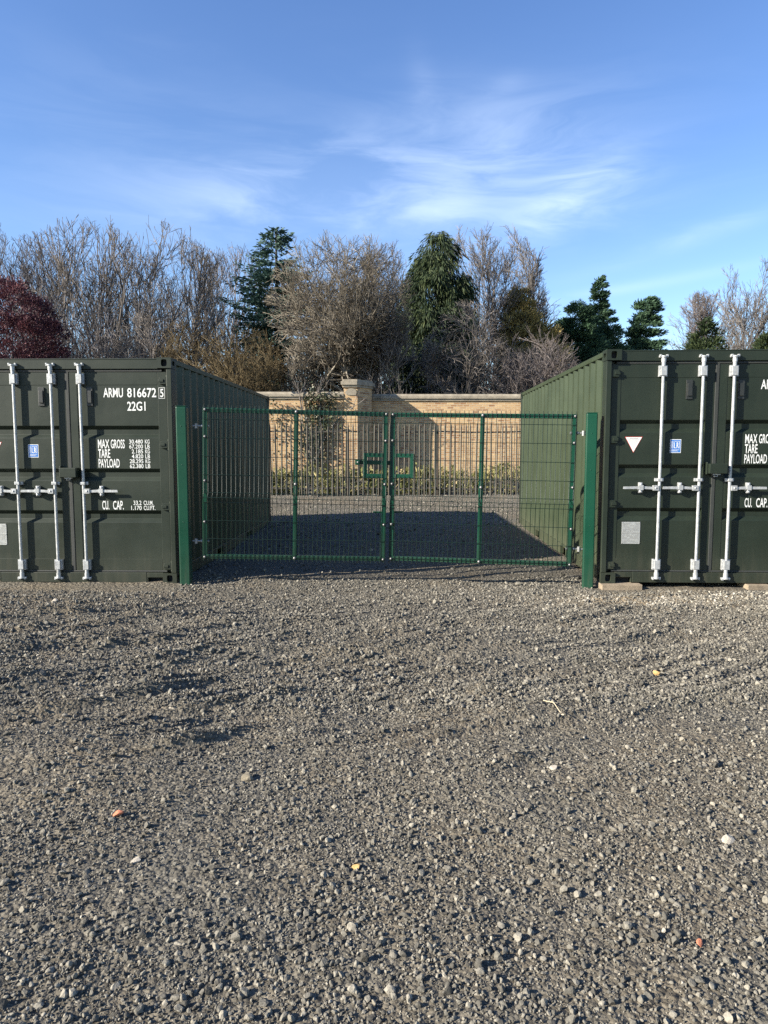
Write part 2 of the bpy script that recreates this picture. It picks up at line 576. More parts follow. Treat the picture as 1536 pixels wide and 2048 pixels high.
def rand_rot(n, rg):
    q = rg.normal(size=(n, 4)); q /= np.linalg.norm(q, axis=1)[:, None]
    w, x, y, z = q.T
    return np.stack([1 - 2 * (y * y + z * z), 2 * (x * y - z * w), 2 * (x * z + y * w), 2 * (x * y + z * w), 1 - 2 * (x * x + z * z), 2 * (y * z - x * w),
                     2 * (x * z - y * w), 2 * (y * z + x * w), 1 - 2 * (x * x + y * y)], 1).reshape(n, 3, 3)


def scatter(name, n, ylo, yhi, half, smed, sig, smax, sub, seed, sink=.25, power=1.0, mask=None):
    rg = np.random.default_rng(seed)
    var, Fc = stone_variants(sub, 24, rg)
    y = ylo + (yhi - ylo) * rg.random(n) ** power
    x = (rg.random(n) * 2 - 1) * half(y)
    keep = vnoise(x * 1.3, y * 1.6, 21) + .5 * vnoise(x * 3.7, y * 4.1, 22) > rg.uniform(-.80, .10, n)
    if mask is not None: keep &= mask(x, y)
    x, y = x[keep], y[keep]; n = len(x)
    s = np.minimum(smed * np.exp(rg.normal(size=n) * sig), smax)
    sc = np.stack([s, s * rg.uniform(.65, 1, n), s * rg.uniform(.45, .8, n)], 1)
    W = var[rg.integers(0, len(var), n)] * sc[:, None, :]
    W = np.einsum('nij,nvj->nvi', rand_rot(n, rg), W)
    z = terrain(x, y) + s * (rg.uniform(-sink, .55, n))
    W += np.stack([x, y, z], 1)[:, None, :]
    nv = var.shape[1]
    tint = rg.random(n) ** 1.15
    tint = np.where(rg.random(n) < .988, tint * .93, rg.uniform(.93, 1, n))
    # dustier, paler chippings where the traffic turns in front of the containers, and the sandy spill on the right
    spill = np.exp(-((x - 2.8) / 1.2) ** 2 - ((y - 7.15) / .38) ** 2) * (vnoise(x * 3, y * 5, 61) > -.15)
    tint = np.clip(tint + .03 * sstep(4.8, 7.0, y) * (.6 + vnoise(x * .9, y * 1.2, 62)) + .30 * spill * (y < 8.5), 0, 1)
    Q = (Fc[None] + (np.arange(n) * nv)[:, None, None]).reshape(-1, 3)
    me = quads_mesh(name, W.reshape(-1, 3), Q, np.repeat(tint, nv))
    o = link(name, me, M['stone'], None, False)
    return tag(o, kind='stuff')


FREE = lambda x, y: ~((y > 7.55) & (np.abs(x) > 2.35))
wid = lambda y: .62 * y + .55
D = 1.0
tag(scatter('gravel', int(52000 * D), 1.2, 4.3, wid, .0061, .47, .020, 2, 11, power=.9), 'coarse crushed asphalt stones covering the near ground')
tag(scatter('gravel_fines', int(75000 * D), 1.2, 4.6, wid, .0040, .35, .010, 1, 12), 'fine chips lying between the coarse stones in the foreground')
tag(scatter('loose_gravel', int(165000 * D), 4.1, 8.4, wid, .0078, .46, .030, 1, 13, mask=FREE), 'loose crushed asphalt spread up to the containers and gate')
tag(scatter('yard_gravel', int(26000 * D), 8.0, 20.6, lambda y: np.full_like(y, 5.2), .013, .45, .045, 1, 14, mask=lambda x, y: np.abs(x) < np.where(y < 14.3, 2.38, 5.2)), 'crushed asphalt on the yard between the containers and palisade')


def chunk(name, u, v, size, mat, label, cat, seed, flat=.55, rz=0.0):
    rg = np.random.default_rng(seed)
    a = math.radians(PITCH)
    # march the line of sight down to the ground
    Y = 1.0
    for _ in range(4000):
        p = at(u, v, Y)
        if p.z <= float(terrain(p.x, p.y)) + .005: break
        Y += .005
    var, Fc = stone_variants(2, 1, rg)
    W = var[0] * np.array([size, size * .75, size * flat])
    me = quads_mesh(name, W, Fc)
    o = link(name, me, mat, None, False)
    o.location = (p.x, p.y, p.z + size * flat * .25)
    o.rotation_euler = (.25, -.2, rz)
    return tag(o, label, cat, 'odd bits lying on the gravel')


chunk('brick_fragment', 237, 1629, .022, M['brickbit'], 'orange red brick chip on the dark gravel at the lower left', 'brick fragment', 1, .6, .4)
chunk('brick_fragment', 1400, 1888, .017, M['brickbit'], 'small red brick chip on the gravel near the lower right corner', 'brick fragment', 2, .6, 1.2)
chunk('ochre_stone', 711, 1734, .021, M['ochre_stone'], 'yellow ochre stone flush with the gravel in the foreground centre', 'stone', 3, .4)
chunk('ochre_stone', 1313, 1349, .034, M['ochre_stone'], 'tan stone on the gravel well in front of the right container', 'stone', 4, .8)
chunk('grey_stone', 494, 1558, .034, M['clod'], 'dull tan and grey clod with a dark shadow left of centre', 'stone', 5, .8)
chunk('pale_stone', 1456, 1680, .032, M['pale_stone'], 'broad cream coloured stone lying in the gravel towards the right edge', 'stone', 6, .4, .5)
chunk('pale_stone', 272, 1721, .022, M['pale_stone'], 'flat cream flint lying below the orange red brick chip', 'stone', 7, .35, .3)
chunk('pale_stone', 1108, 1538, .030, M['pale_stone'], 'cream flake of stone lying below the pale stick', 'stone', 8, .4, -.5)
chunk('pale_stone', 108, 1203, .050, M['pale_stone'], 'white lump of stone near the foot of the left container', 'stone', 9, .5, -.5)
p = at(1110, 1478, 3.92); q = at(1097, 1462, 4.02)
mb = MB()
zz = float(terrain(p.x, p.y)) + .02
mb.tube([(q.x - .02, q.y + .06, zz + .006), (q.x + .03, q.y + .01, zz + .012), (p.x + .02, p.y - .03, zz + .006)], .0026, 6)
mb.dome((p.x + .03, p.y - .05, zz), (0, 0, 1), .009, .005)
tag(mb.build('dry_stick', M['straw']), 'pale dry stick lying on the gravel in front of the right gate post', 'stick')

# ------------------------------------------------------------------ containers
def plate_hole(mb, dark, C, ux, uz, w, h, hw, hh, depth):
    """a rectangular face with an oval hole sunk into it; C centre, ux/uz in-plane axes"""
    C, ux, uz = Vector(C), Vector(ux), Vector(uz)
    nrm = ux.cross(uz)
    n = 24
    inn, outr = [], []
    for i in range(n):
        a = 2 * math.pi * (i + .5) / n
        c, s = math.cos(a), math.sin(a)
        e = (abs(c) ** 4 + abs(s) ** 4) ** -.25
        inn.append(C + ux * hw * c * e + uz * hh * s * e)
        k = min(w / 2 / max(abs(c), 1e-6), h / 2 / max(abs(s), 1e-6))
        outr.append(C + ux * c * k + uz * s * k)
    # square off: snap the samples next to a corner onto it
    for sx in (-1, 1):
        for sz in (-1, 1):
            P = C + ux * sx * w / 2 + uz * sz * h / 2
            j = min(range(n), key=lambda q: (outr[q] - P).length)
            outr[j] = P
    back = [p + nrm * depth for p in inn]
    vs = outr + inn + back
    fs = []
    for i in range(n):
        j = (i + 1) % n
        fs.append((i, j, n + j, n + i))
        fs.append((n + i, n + j, 2 * n + j, 2 * n + i))
    mb.add(vs, fs)
    dark.add(back, [tuple(range(n))])


def casting(parent, sx, y0, z0, front, mat):
    """corner casting block 162 wide, 178 deep, 118 high with its holes"""
    w, d, h = .162, .178, .118
    x1 = sx * 1.219; x0 = x1 - sx * w
    mb, dk = MB(), MB()
    xa, xb = min(x0, x1), max(x0, x1)
    yf = y0 if front else y0 + d
    yb = y0 + d if front else y0
    # faces without holes
    mb.add([(xa, y0, z0), (xb, y0, z0), (xb, y0 + d, z0), (xa, y0 + d, z0)], [(0, 1, 2, 3)])
    mb.add([(xa, yb, z0), (xb, yb, z0), (xb, yb, z0 + h), (xa, yb, z0 + h)], [(0, 1, 2, 3)])
    mb.add([(x0, y0, z0), (x0, y0 + d, z0), (x0, y0 + d, z0 + h), (x0, y0, z0 + h)], [(0, 1, 2, 3)])
    cx, cz, cy = (xa + xb) / 2, z0 + h / 2, y0 + d / 2
    s = 1 if front else -1
    plate_hole(mb, dk, (cx, yf, cz), (1, 0, 0), (0, 0, s * -1), w, h, .033, .040, .05)
    plate_hole(mb, dk, (x1, cy, cz), (0, 1, 0), (0, 0, sx), d, h, .040, .026, -.05 * 1)
    plate_hole(mb, dk, (cx, cy, z0 + h), (1, 0, 0), (0, -1, 0), w, d, .033, .062, .03)
    o = mb.build('corner_casting', mat, parent)
    dk.build('casting_hole_shade', M['black'], o)  # black back plate, painted shade at the bottom of each hole
    return o


def text_part(s, x0, x1, z1, z0, y, mat, parent, name='lettering', bold=.012):
    """letters fitted into the rectangle x0..x1, z0..z1 on a face that looks towards -y"""
    cu = bpy.data.curves.new(name, 'FONT')
    cu.body = s
    cu.size = 1.0
    cu.offset = bold
    cu.resolution_u = 3
    tmp = bpy.data.objects.new('tmp', cu)
    me = bpy.data.meshes.new_from_object(tmp)
    bpy.data.objects.remove(tmp); bpy.data.curves.remove(cu)
    n = len(me.vertices)
    V = np.empty(n * 3, np.float32); me.vertices.foreach_get('co', V); V = V.reshape(-1, 3)
    lo, hi = V.min(0), V.max(0)
    W = np.stack([x0 + (V[:, 0] - lo[0]) / (hi[0] - lo[0]) * (x1 - x0), np.full(n, y), z0 + (V[:, 1] - lo[1]) / (hi[1] - lo[1]) * (z1 - z0)], 1)
    me.vertices.foreach_set('co', W.astype(np.float32).ravel())
    me.update()
    me.name = name
    return link(name, me, mat, parent)


RECESS = [(1.826, 1.686), (1.333, 1.193), (.849, .709)]


def door_profile(z0, z1, yo, dep):
    """(y, z) outline of the corrugated door sheet, from the top down"""
    p = [(yo, z1)]
    for a, b_ in RECESS:
        h = a - b_
        p += [(yo, a), (yo + dep, a - h * .30), (yo + dep, a - h * .70), (yo, b_)]
    p.append((yo, z0))
    return p


def make_container(name, loc, rz, label, full_text):
    root = empty(name, loc, rz, label, 'shipping container', 'olive green storage containers beside the gate')
    P, S = M['container'], M['container_side']
    Hh, L, HW = 2.591, 6.058, 1.219
    for sx in (-1, 1):
        for y0, fr in ((0, True), (L - .178, False)):
            for z0 in (0, Hh - .118):
                casting(root, sx, y0, z0, fr, P)
    for sx in (-1, 1):
        mb = MB()
        x1, x0 = sx * (HW - .003), sx * (HW - .062)
        mb.box(min(x0, x1), max(x0, x1), .012, .16, .119, Hh - .119)
        x2 = sx * (HW - .115)
        mb.box(min(x0, x2), max(x0, x2), .085, .155, .119, Hh - .119)
        mb.build('corner_post', P, root, .006)
        mb = MB()
        mb.box(min(x0, x1), max(x0, x1), L - .165, L - .010, .119, Hh - .119)
        mb.build('corner_post', P, root, .006)
    # header and sill
    mb = MB()
    mb.box(-HW + .1635, HW - .1635, .030, .12, Hh - .125, Hh - .012)
    mb.box(-HW + .1635, HW - .1635, .026, .05, Hh - .020, Hh - .006)
    mb.build('door_header', P, root, .005)
    mb = MB()
    mb.box(-.86, .86, .028, .15, .006, .124)
    for sx in (-1, 1):
        a, b_ = sort2(sx * .8605, sx * (HW - .1635))
        mb.box(a, b_, .030, .15, .064, .122)
        mb.box(sort2(sx * .862, sx * .876)[0], sort2(sx * .862, sx * .876)[1], .032, .14, .004, .0638)
    mb.build('door_sill', P, root, .005)
    for sx in (-1, 1):
        a, b_ = sort2(sx * .878, sx * (HW - .165))
        MB().box(a, b_, .10, .20, .002, .0635).build('sill_pocket_shade', M['black'], root)  # black box set in the sill opening as its painted shade
    # gasket
    mb = MB()
    mb.box(-.022, .022, .045, .07, .146, 2.455)
    mb.box(-1.10, 1.10, .044, .07, 2.436, 2.462)
    mb.box(-1.10, 1.10, .044, .07, .126, .146)
    mb.build('door_gasket', M['gasket'], root, .006)
    # doors
    zt, zb = 2.434, .1465
    for sx in (-1, 1):
        mb = MB()
        xi, xo = sx * .024, sx * 1.145
        a0, a1 = sort2(xi, sx * .112)
        b0, b1 = sort2(sx * 1.044, xo)
        mb.box(a0, a1, .050, .100, zb, zt)
        mb.box(b0, b1, .050, .100, zb, zt)
        p0, p1 = sort2(sx * .1125, sx * 1.0435)
        mb.box(p0, p1, .0505, .100, 2.288, zt)
        mb.box(p0, p1, .0505, .100, zb, .282)
        pr = door_profile(.2825, 2.2875, .0535, .036)
        vs = [(p0, y, z) for y, z in pr] + [(p1, y, z) for y, z in pr]
        n = len(pr)
        mb.add(vs, [(i, i + 1, i + 1 + n, i + n) for i in range(n - 1)])
        mb.box(p0, p1, .093, .100, .283, 2.287)
        door = mb.build('door', P, root, .0025)
        # hinges
        for hz in (2.335, 1.61, .895, .20):
            h = MB()
            xa, xb = sort2(sx * 1.070, sx * 1.150)
            h.box(xa, xb, .024, .0498, hz - .040, hz + .040)
            h.cyl((sx * 1.163, .040, hz - .062), (sx * 1.163, .040, hz + .062), .019, n=12)
            h.box(*sort2(sx * 1.062, sx * 1.12), .015, .0242, hz - .016, hz + .016)
            h.build('hinge', P, door, .003)
        # ventilator
        vx = -.30 if sx < 0 else .26
        v = MB()
        v.box(vx - .036, vx + .036, .040, .0533, 2.05, 2.262)
        v.box(vx - .026, vx + .026, .0255, .0402, 2.085, 2.225)
        v.build('ventilator', M['dark_plastic'], door, .004)
        if sx < 0:
            decals(door)
        else:
            lettering(door, full_text)
    # locking bars
    for bx, hd in ((-.60, -1), (-.168, -1), (.165, 1)):
        g = MB()
        yr = .010
        g.cyl((bx, yr, .075), (bx, yr, Hh - .085), .0168, n=14)
        bar = g.build('locking_bar', M['galv'], root)
        for zc, sg in ((2.485, 1), (.088, -1)):
            k = MB()
            k.cyl((bx, yr, zc - .034), (bx, yr, zc + .034), .026, n=12)
            k.cyl((bx, yr, zc + sg * .018), (bx, yr, zc + sg * .034), .036, n=12)
            k.box(bx - .05, bx + .05, .004, .0295, zc + sg * .026 - .011, zc + sg * .026 + .011)
            k.box(bx - .046, bx - .026, -.010, .0295, zc + sg * .036 - .010, zc + sg * .036 + .012)
            k.box(bx + .026, bx + .046, -.006, .0295, zc + sg * .034 - .010, zc + sg * .034 + .014)
            k.cyl((bx, yr, zc - sg * .075), (bx, yr, zc - sg * .034), .021, n=12)
            k.build('cam_keeper', M['galv'], bar, .003)
        for zc in (2.355, .215):
            k = MB()
            k.box(bx - .045, bx - .019, .012, .0495, zc - .060, zc + .060)
            k.box(bx + .019, bx + .045, .012, .0495, zc - .060, zc + .060)
            k.box(bx - .0295, bx + .0295, -.014, .024, zc - .050, zc + .050)
            for dx in (-.034, .034):
                for dz in (-.04, .04):
                    k.dome((bx + dx, .012, zc + dz), (0, -1, 0), .007, .005, 8, 3)
            k.build('bar_guide', M['galv'], bar, .004)
        k = MB()
        zc = 1.165
        k.box(bx - .048, bx + .048, .020, .0495, zc - .018, zc + .018)
        k.box(bx - .024, bx + .024, -.012, .022, zc - .016, zc + .016)
        k.build('middle_bracket', M['galv'], bar, .003)
        k = MB()
        zc = 1.075
        k.box(*sort2(bx + hd * .012, bx + hd * .075), -.016, .020, zc - .028, zc + .028)
        k.dome((bx + hd * .046, -.016, zc), (0, -1, 0), .012, .008, 10, 3)
        k.prism([(bx + hd * .070, zc + .012), (bx + hd * .16, zc + .018), (bx + hd * .395, zc + .015), (bx + hd * .40, zc - .012), (bx + hd * .16, zc - .012), (bx + hd * .070, zc - .016)], 'y', -.006, .006)
        k.build('bar_handle', M['galv'], bar, .002)
        k = MB()
        hx = bx + hd * .205
        k.box(hx - .020, hx + .020, .006, .0525, zc - .058, zc + .060)
        k.dome((hx, .006, zc + .040), (0, -1, 0), .018, .012)
        k.dome((hx, .006, zc - .040), (0, -1, 0), .018, .012)
        k.prism([(hx - .024, zc + .03), (hx + .024, zc + .03), (hx + .024, zc - .022), (hx - .024, zc - .022)], 'y', -.014, .008)
        k.build('handle_retainer', M['galv'], bar, .006)
    # lock box
    k = MB()
    k.box(-.085, .110, -.055, .0445, 1.235, 1.345)
    k.box(-.100, -.0855, -.010, .0492, 1.225, 1.362)
    lb = k.build('lock_box', P, root, .006)
    k = MB()
    k.box(-.04, .045, -.030, .010, 1.222, 1.2345)
    k.tube([(-.02, -.01, 1.23), (-.02, -.01, 1.205), (.02, -.01, 1.205), (.02, -.01, 1.23)], .005)
    k.build('padlock_loop', M['galv'], lb)
    # sides
    pitch, dep = .2775, .036
    y0, y1 = .161, L - .166
    n = 20
    pt = (y1 - y0) / n
    for sx in (-1, 1):
        xo, xi = sx * (HW - .012), sx * (HW - .012 - dep)
        pr = []
        for i in range(n):
            a = y0 + i * pt
            pr += [(xo, a), (xo, a + pt * .26), (xi, a + pt * .50), (xi, a + pt * .76)]
        pr.append((xo, y1))
        zz0, zz1 = .159, Hh - .0605
        vs = [(x, y, zz0) for x, y in pr] + [(x, y, zz1) for x, y in pr]
        m_ = len(pr)
        mb = MB().add(vs, [(i, i + 1, i + 1 + m_, i + m_) for i in range(m_ - 1)])
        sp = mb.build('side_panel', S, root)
        for i in (1, 3, 6, 9, 12, 15, 18):
            yc = y0 + i * pt + pt * .63
            MB().box(*sort2(xi, xi + sx * .012), yc - .008, yc + .008, 2.28, 2.43).build('lashing_strip', S, sp, .002)
        a, b_ = sort2(sx * (HW - .006), sx * (HW - .066))
        MB().box(a, b_, .179, L - .179, Hh - .060, Hh - .004).build('top_side_rail', S, root, .005)
        br = MB()
        br.box(a, b_, .179, 1.85, .012, .158)
        br.box(a, b_, 2.21, 3.85, .012, .158)
        br.box(a, b_, 4.21, L - .179, .012, .158)
        br.box(a, b_, 1.8505, 2.2095, .128, .1575)
        br.box(a, b_, 3.8505, 4.2095, .128, .1575)
        br.build('bottom_side_rail', S, root, .005)
    # roof: shallow corrugations across
    pr = []
    yy, k_ = .125, 0
    while yy < L - .13:
        pr += [(yy, Hh - .022), (yy + .05, Hh - .022), (yy + .075, Hh - .008), (yy + .125, Hh - .008)]
        yy += .15
    vs = [(-HW + .067, y, z) for y, z in pr] + [(HW - .067, y, z) for y, z in pr]
    m_ = len(pr)
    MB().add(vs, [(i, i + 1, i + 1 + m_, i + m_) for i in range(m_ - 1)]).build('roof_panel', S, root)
    # far end
    pr = []
    x = -HW + .064
    while x < HW - .13:
        pr += [(x, L - .02), (x + .07, L - .02), (x + .11, L - .06), (x + .18, L - .06)]
        x += .22
    pr.append((HW - .064, L - .02))
    vs = [(x, y, .0) for x, y in pr] + [(x, y, Hh - .01) for x, y in pr]
    m_ = len(pr)
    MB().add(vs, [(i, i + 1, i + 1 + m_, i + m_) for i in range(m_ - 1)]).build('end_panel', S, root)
    MB().box(-HW + .07, HW - .07, .16, L - .07, .10, .14).build('floor_panel', M['black'], root)
    return root


def sort2(a, b):
    return (a, b) if a < b else (b, a)


def lettering(door, full):
    yp, ys = .0529, .0494
    W = M['white']
    if full:
        text_part('ARMU', .414, .641, 2.255, 2.148, yp, W, door)
        text_part('816672', .690, 1.024, 2.255, 2.148, yp, W, door)
        text_part('5', 1.071, 1.109, 2.243, 2.150, ys, W, door)
        fr = MB()
        for a in ((1.054, 1.124, 2.255, 2.259), (1.054, 1.124, 2.134, 2.138), (1.054, 1.058, 2.138, 2.255), (1.120, 1.124, 2.138, 2.255)):
            fr.box(a[0], a[1], .0488, .0499, a[2], a[3])
        fr.build('check_digit_box', W, door)
        text_part('22G1', .685, .896, 2.100, 1.996, yp, W, door)
        rows = ('30.480', '67.200', '2.185', '4.820', '28.295', '62.380')
        for i, s in enumerate(rows):
            z1 = 1.668 - i * .0563
            wd = .158 if len(s) == 6 else .132
            text_part(s, .852 - wd, .852, z1, z1 - .047, yp, W, door, bold=.006)
            text_part('KG' if i % 2 == 0 else 'LB', .877, .931, z1, z1 - .047, yp, W, door, bold=.006)
        text_part('33.2', .722, .815, .963, .913, yp, W, door, bold=.006)
        text_part('CU.M.', .840, .952, .963, .913, yp, W, door, bold=.006)
        text_part('1.170', .694, .815, .904, .854, yp, W, door, bold=.006)
        text_part('CU.FT.', .840, .974, .904, .854, yp, W, door, bold=.006)
    else:
        text_part('ARMU', .474, .700, 2.262, 2.158, yp, W, door)
    text_part('MAX', .331, .462, 1.669, 1.567, yp, W, door)
    text_part('GROSS', .480, .641, 1.669, 1.567, yp, W, door)
    text_part('TARE', .331, .469, 1.558, 1.458, yp, W, door)
    text_part('PAYLOAD', .331, .576, 1.447, 1.345, yp, W, door)
    text_part('CU.', .356, .436, .962, .858, yp, W, door)
    text_part('CAP.', .482, .606, .962, .858, yp, W, door)


def decals(door):
    y = .0532
    # blue classification sticker
    cx, z1, z0 = -.425, 1.612, 1.462
    st = MB().box(cx - .060, cx + .060, y - .0012, y, z0, z1).build('blue_sticker', M['white'], door)
    MB().box(cx - .054, cx + .054, y - .0020, y - .0013, z0 + .006, z1 - .006).build('sticker_ground', M['blue'], st)
    ln = MB()
    yy0, yy1 = y - .0030, y - .0021
    for a in ((cx - .042, cx - .038, z0 + .050, z1 - .020), (cx - .030, cx - .026, z0 + .050, z1 - .020), (cx - .016, cx - .010, z0 + .052, z1 - .034), (cx - .0095, cx + .008, z0 + .052, z0 + .058),
              (cx - .016, cx + .044, z1 - .024, z1 - .020), (cx + .040, cx + .044, z0 + .050, z1 - .0245),
              (cx - .044, cx + .044, z0 + .034, z0 + .037), (cx - .044, cx + .020, z0 + .026, z0 + .029), (cx - .044, cx + .030, z0 + .018, z0 + .021)):
        ln.box(a[0], a[1], yy0, yy1, a[2], a[3])
    ln.build('sticker_marks', M['white'], st)
    text_part('R', cx + .010, cx + .036, z1 - .034, z0 + .052, yy0, M['white'], st, bold=.02)
    # white warning triangle, point down
    cx, z1, z0 = -.885, 1.640, 1.465
    def tri(k, ya, yb):
        mz = z1 - (z1 - z0) * .36
        pts = [(cx - .096 * k, mz + (z1 - mz) * k), (cx + .096 * k, mz + (z1 - mz) * k), (cx, mz + (z0 - mz) * k)]
        return MB().prism(pts, 'y', ya, yb)
    st = tri(1.0, y - .0012, y).build('warning_triangle', M['red'], door)
    tri(.93, y - .0020, y - .0013).build('triangle_ground', M['white'], st)
    ln = MB()
    for i, hw in enumerate((.048, .062, .056, .046, .038, .029, .020, .010)):
        z = z1 - .018 - i * .0125
        ln.box(cx - hw, cx + hw, y - .0028, y - .0021, z - (.004 if i == 0 else .0018), z + (.004 if i == 0 else .0018))
    ln.build('triangle_text', M['grey_text'], st)
    # data plate
    cx, z1, z0 = -.885, .690, .442
    pl = MB().box(cx - .102, cx + .102, y - .004, y, z0, z1).build('data_plate', M['plate'], door, .001)
    ln = MB()
    rg = random.Random(4)
    for i in range(17):
        z = z1 - .018 - i * .0132
        x = cx - .090
        while x < cx + .080:
            w = rg.uniform(.012, .05)
            if rg.random() < .72:
                ln.box(x, min(x + w, cx + .090), y - .0047, y - .0041, z - .0022, z + .0022)
            x += w + .007
    ln.box(cx - .098, cx + .098, y - .0049, y - .0041, z0 + .120, z0 + .124)
    ln.build('plate_print', M['plate_text'], pl)
    for sx in (-1, 1):
        for z in (z0 + .008, z0 + .126, z1 - .008):
            MB().dome((cx + sx * .094, y - .004, z), (0, -1, 0), .005, .003, 8, 3).build('rivet', M['bolt'], pl)


LC = (-2.41 - 1.219, 8.06, .035)
RC = (2.437 + 1.219, 7.73, .090)
make_container('shipping_container', LC, R(-1.2), 'olive green container left of the gate with full white serial lettering and dark side', True)
make_container('shipping_container', RC, R(-2.2), 'olive green container right of the gate with its sunlit long side', False)


def timber(x0, x1, y0, y1, z1, label, seed):
    m = MB().box(x0, x1, y0, y1, z1 - .07, z1)
    o = m.build('timber_packer', M['timber'], None, .006)
    tag(o, label, 'timber block', 'timber packers under the right container')


timber(2.43, 2.88, 7.69, 7.93, .088, 'pale timber packer under the near corner casting of the right container', 1)
timber(4.05, 4.30, 7.68, 7.93, .088, 'timber packer under the sill of the right container at the photo edge', 2)

# ------------------------------------------------------------------ gate posts
def gate_post(loc, h, rz, label, rust):
    o = empty('gate_post', loc, rz, label, 'gate post', 'green gate posts')
    w = .06
    MB().box(-w, w, -w, w, -.25, h).build('post_tube', M['gate'], o, .012)
    MB().box(-w - .001, w + .001, -w - .001, w + .001, h + .0005, h + .008).build('post_cap', M['gate'], o, .004)
    for z in (h - .22, h * .68, h * .36):
        MB().dome((.0, -w, z), (0, -1, 0), .006, .004, 8, 3).build('post_fixing', M['gate'], o)
    return o


LP = Vector((-2.282, 7.98, .03)); RP = Vector((2.315, 7.86, .03))
gate_post(LP, 2.04, R(2), 'green square gate post beside the left container', 1)
gate_post(RP, 1.96, R(-12), 'green square gate post beside the right container', 2)

# ------------------------------------------------------------------ gate leaves
def gate_leaf(hinge, other, zh, zo, height, sgn, label):
    """hinge, other: (x, y) of the two ends; zh, zo: heights of the frame's foot there"""
    W = math.hypot(other[0] - hinge[0], other[1] - hinge[1])
    # local x runs from the left end to the right end
    a, b_ = (hinge, other) if sgn > 0 else (other, hinge)
    za, zb = (zh, zo) if sgn > 0 else (zo, zh)
    root = empty('gate_leaf', (a[0], a[1], za), 0, label, 'gate', 'green mesh gate leaves')
    root.rotation_euler = (0, -math.atan2(zb - za, W), math.atan2(b_[1] - a[1], b_[0] - a[0]))
    H, t = height, .05
    G = M['gate']
    for x in (0, W - t):
        MB().box(x, x + t, 0, t, t + .0005, H - t - .0005).build('stile', G, root, .004)
    xm = W * .5 - t * .5 if sgn > 0 else W * .5 - t * .5
    MB().box(xm, xm + t, .001, t - .001, t + .0005, H - t - .0005).build('middle_stile', G, root, .004)
    for z in (0, H - t):
        MB().box(0, W, 0, t, z, z + t).build('rail', G, root, .004)
    # latch surround
    bw, bh, bz = .228, .285, H * .562
    lx0 = (W - t - bw) if sgn > 0 else t
    lb = MB()
    c = .046
    lb.box(lx0 + .0005, lx0 + bw - .0005, .001, t - .001, bz, bz + c)
    lb.box(lx0 + .0005, lx0 + bw - .0005, .001, t - .001, bz + bh - c, bz + bh)
    if sgn > 0: lb.box(lx0, lx0 + c, .002, t - .002, bz + c, bz + bh - c)
    else: lb.box(lx0 + bw - c, lx0 + bw, .002, t - .002, bz + c, bz + bh - c)
    lb.build('latch_surround', G, root, .003)
    # welded mesh with a pressed V fold
    wires = MB()
    yw = -.006
    vz = [.66, .685, .71, .735, .76]           # fold
    def yof(z):
        d = abs(z - .71)
        return yw - max(0, .05 - d) * .75
    r = .0034
    inside = (lambda x, z: (lx0 + c * .6 < x < lx0 + bw - c * .6) and bz + c * .6 < z < bz + bh - c * .6)
    nx = int(W / .052)
    for i in range(nx + 1):
        x = .012 + i * (W - .024) / nx
        pts = [(x, yw, -.022), (x, yw, .655), (x, yof(.71), .71), (x, yw, .765), (x, yw, H + .03)]
        if lx0 + c * .6 < x < lx0 + bw - c * .6:
            wires.tube(pts[:4] + [(x, yw, bz + c * .5)], r, 5)
            wires.tube([(x, yw, bz + bh - c * .5), (x, yw, H + .03)], r, 5)
        else:
            wires.tube(pts, r, 5)
    for z in (.03, .235, .445, .655, .71, .765, .97, 1.18, 1.39, 1.60, H - .02):
        y = (yof(z) if abs(z - .71) < .01 else yw) - .0055
        if bz + c * .6 < z < bz + bh - c * .6:
            if sgn > 0:
                wires.tube([(.006, y, z), (lx0 + c * .5, y, z)], r, 5)
            else:
                wires.tube([(lx0 + bw - c * .5, y, z), (W - .006, y, z)], r, 5)
        else:
            wires.tube([(.006, y, z), (W - .006, y, z)], r, 5)
    wires.build('mesh_panel', M['wire'], root)
    # domed clamp bolts
    for x in (t / 2, W - t / 2):
        for z in (t * .45, .43, .90, 1.40, H - t * .45):
            b2 = MB()
            b2.cyl((x, 0, z), (x, -.012, z), .019, n=12)
            hd = MB().dome((x, -.012, z), (0, -1, 0), .012, .012)
            o = b2.build('clamp_washer', M['dark_plastic'], root)
            hd.build('bolt_head', M['bolt'], o)
    for z in (t * .45, .88, H - t * .45):
        b2 = MB().cyl((xm + t / 2, 0, z), (xm + t / 2, -.012, z), .020, n=12)
        o = b2.build('clamp_washer', M['dark_plastic'], root)
        MB().dome((xm + t / 2, -.012, z), (0, -1, 0), .015, .013).build('bolt_head', M['bolt'], o)
    # drop-bolt handle behind the lock stile
    d = MB()
    zz = .565
    xs = W - t / 2 if sgn > 0 else t / 2
    d.cyl((xs, t + .022, -.02), (xs, t + .022, .62), .011)
    d.cyl((xs, t + .022, zz), (xs - sgn * .125, t + .022, zz + .004), .010)
    d.box(xs - .03, xs + .03, t + .0005, t + .04, .40, .44)
    d.build('drop_bolt', G, root)
    # slide bolt on one leaf
    if sgn > 0:
        s = MB()
        zc = bz + bh * .62
        s.box(W - t - .31, W + .085, t + .004, t + .03, zc - .024, zc + .024)
        s.box(W - t - .32, W - t - .27, -.012, t + .032, zc - .032, zc + .032)
        sb = s.build('slide_bolt', G, root, .004)
        MB().dome((W - t - .292, -.012, zc), (0, -1, 0), .011, .009).build('bolt_head', M['bolt'], sb)
    # eye-bolt hinges on the post side
    xh = -.002 if sgn > 0 else W + .002
    e = -1 if sgn > 0 else 1
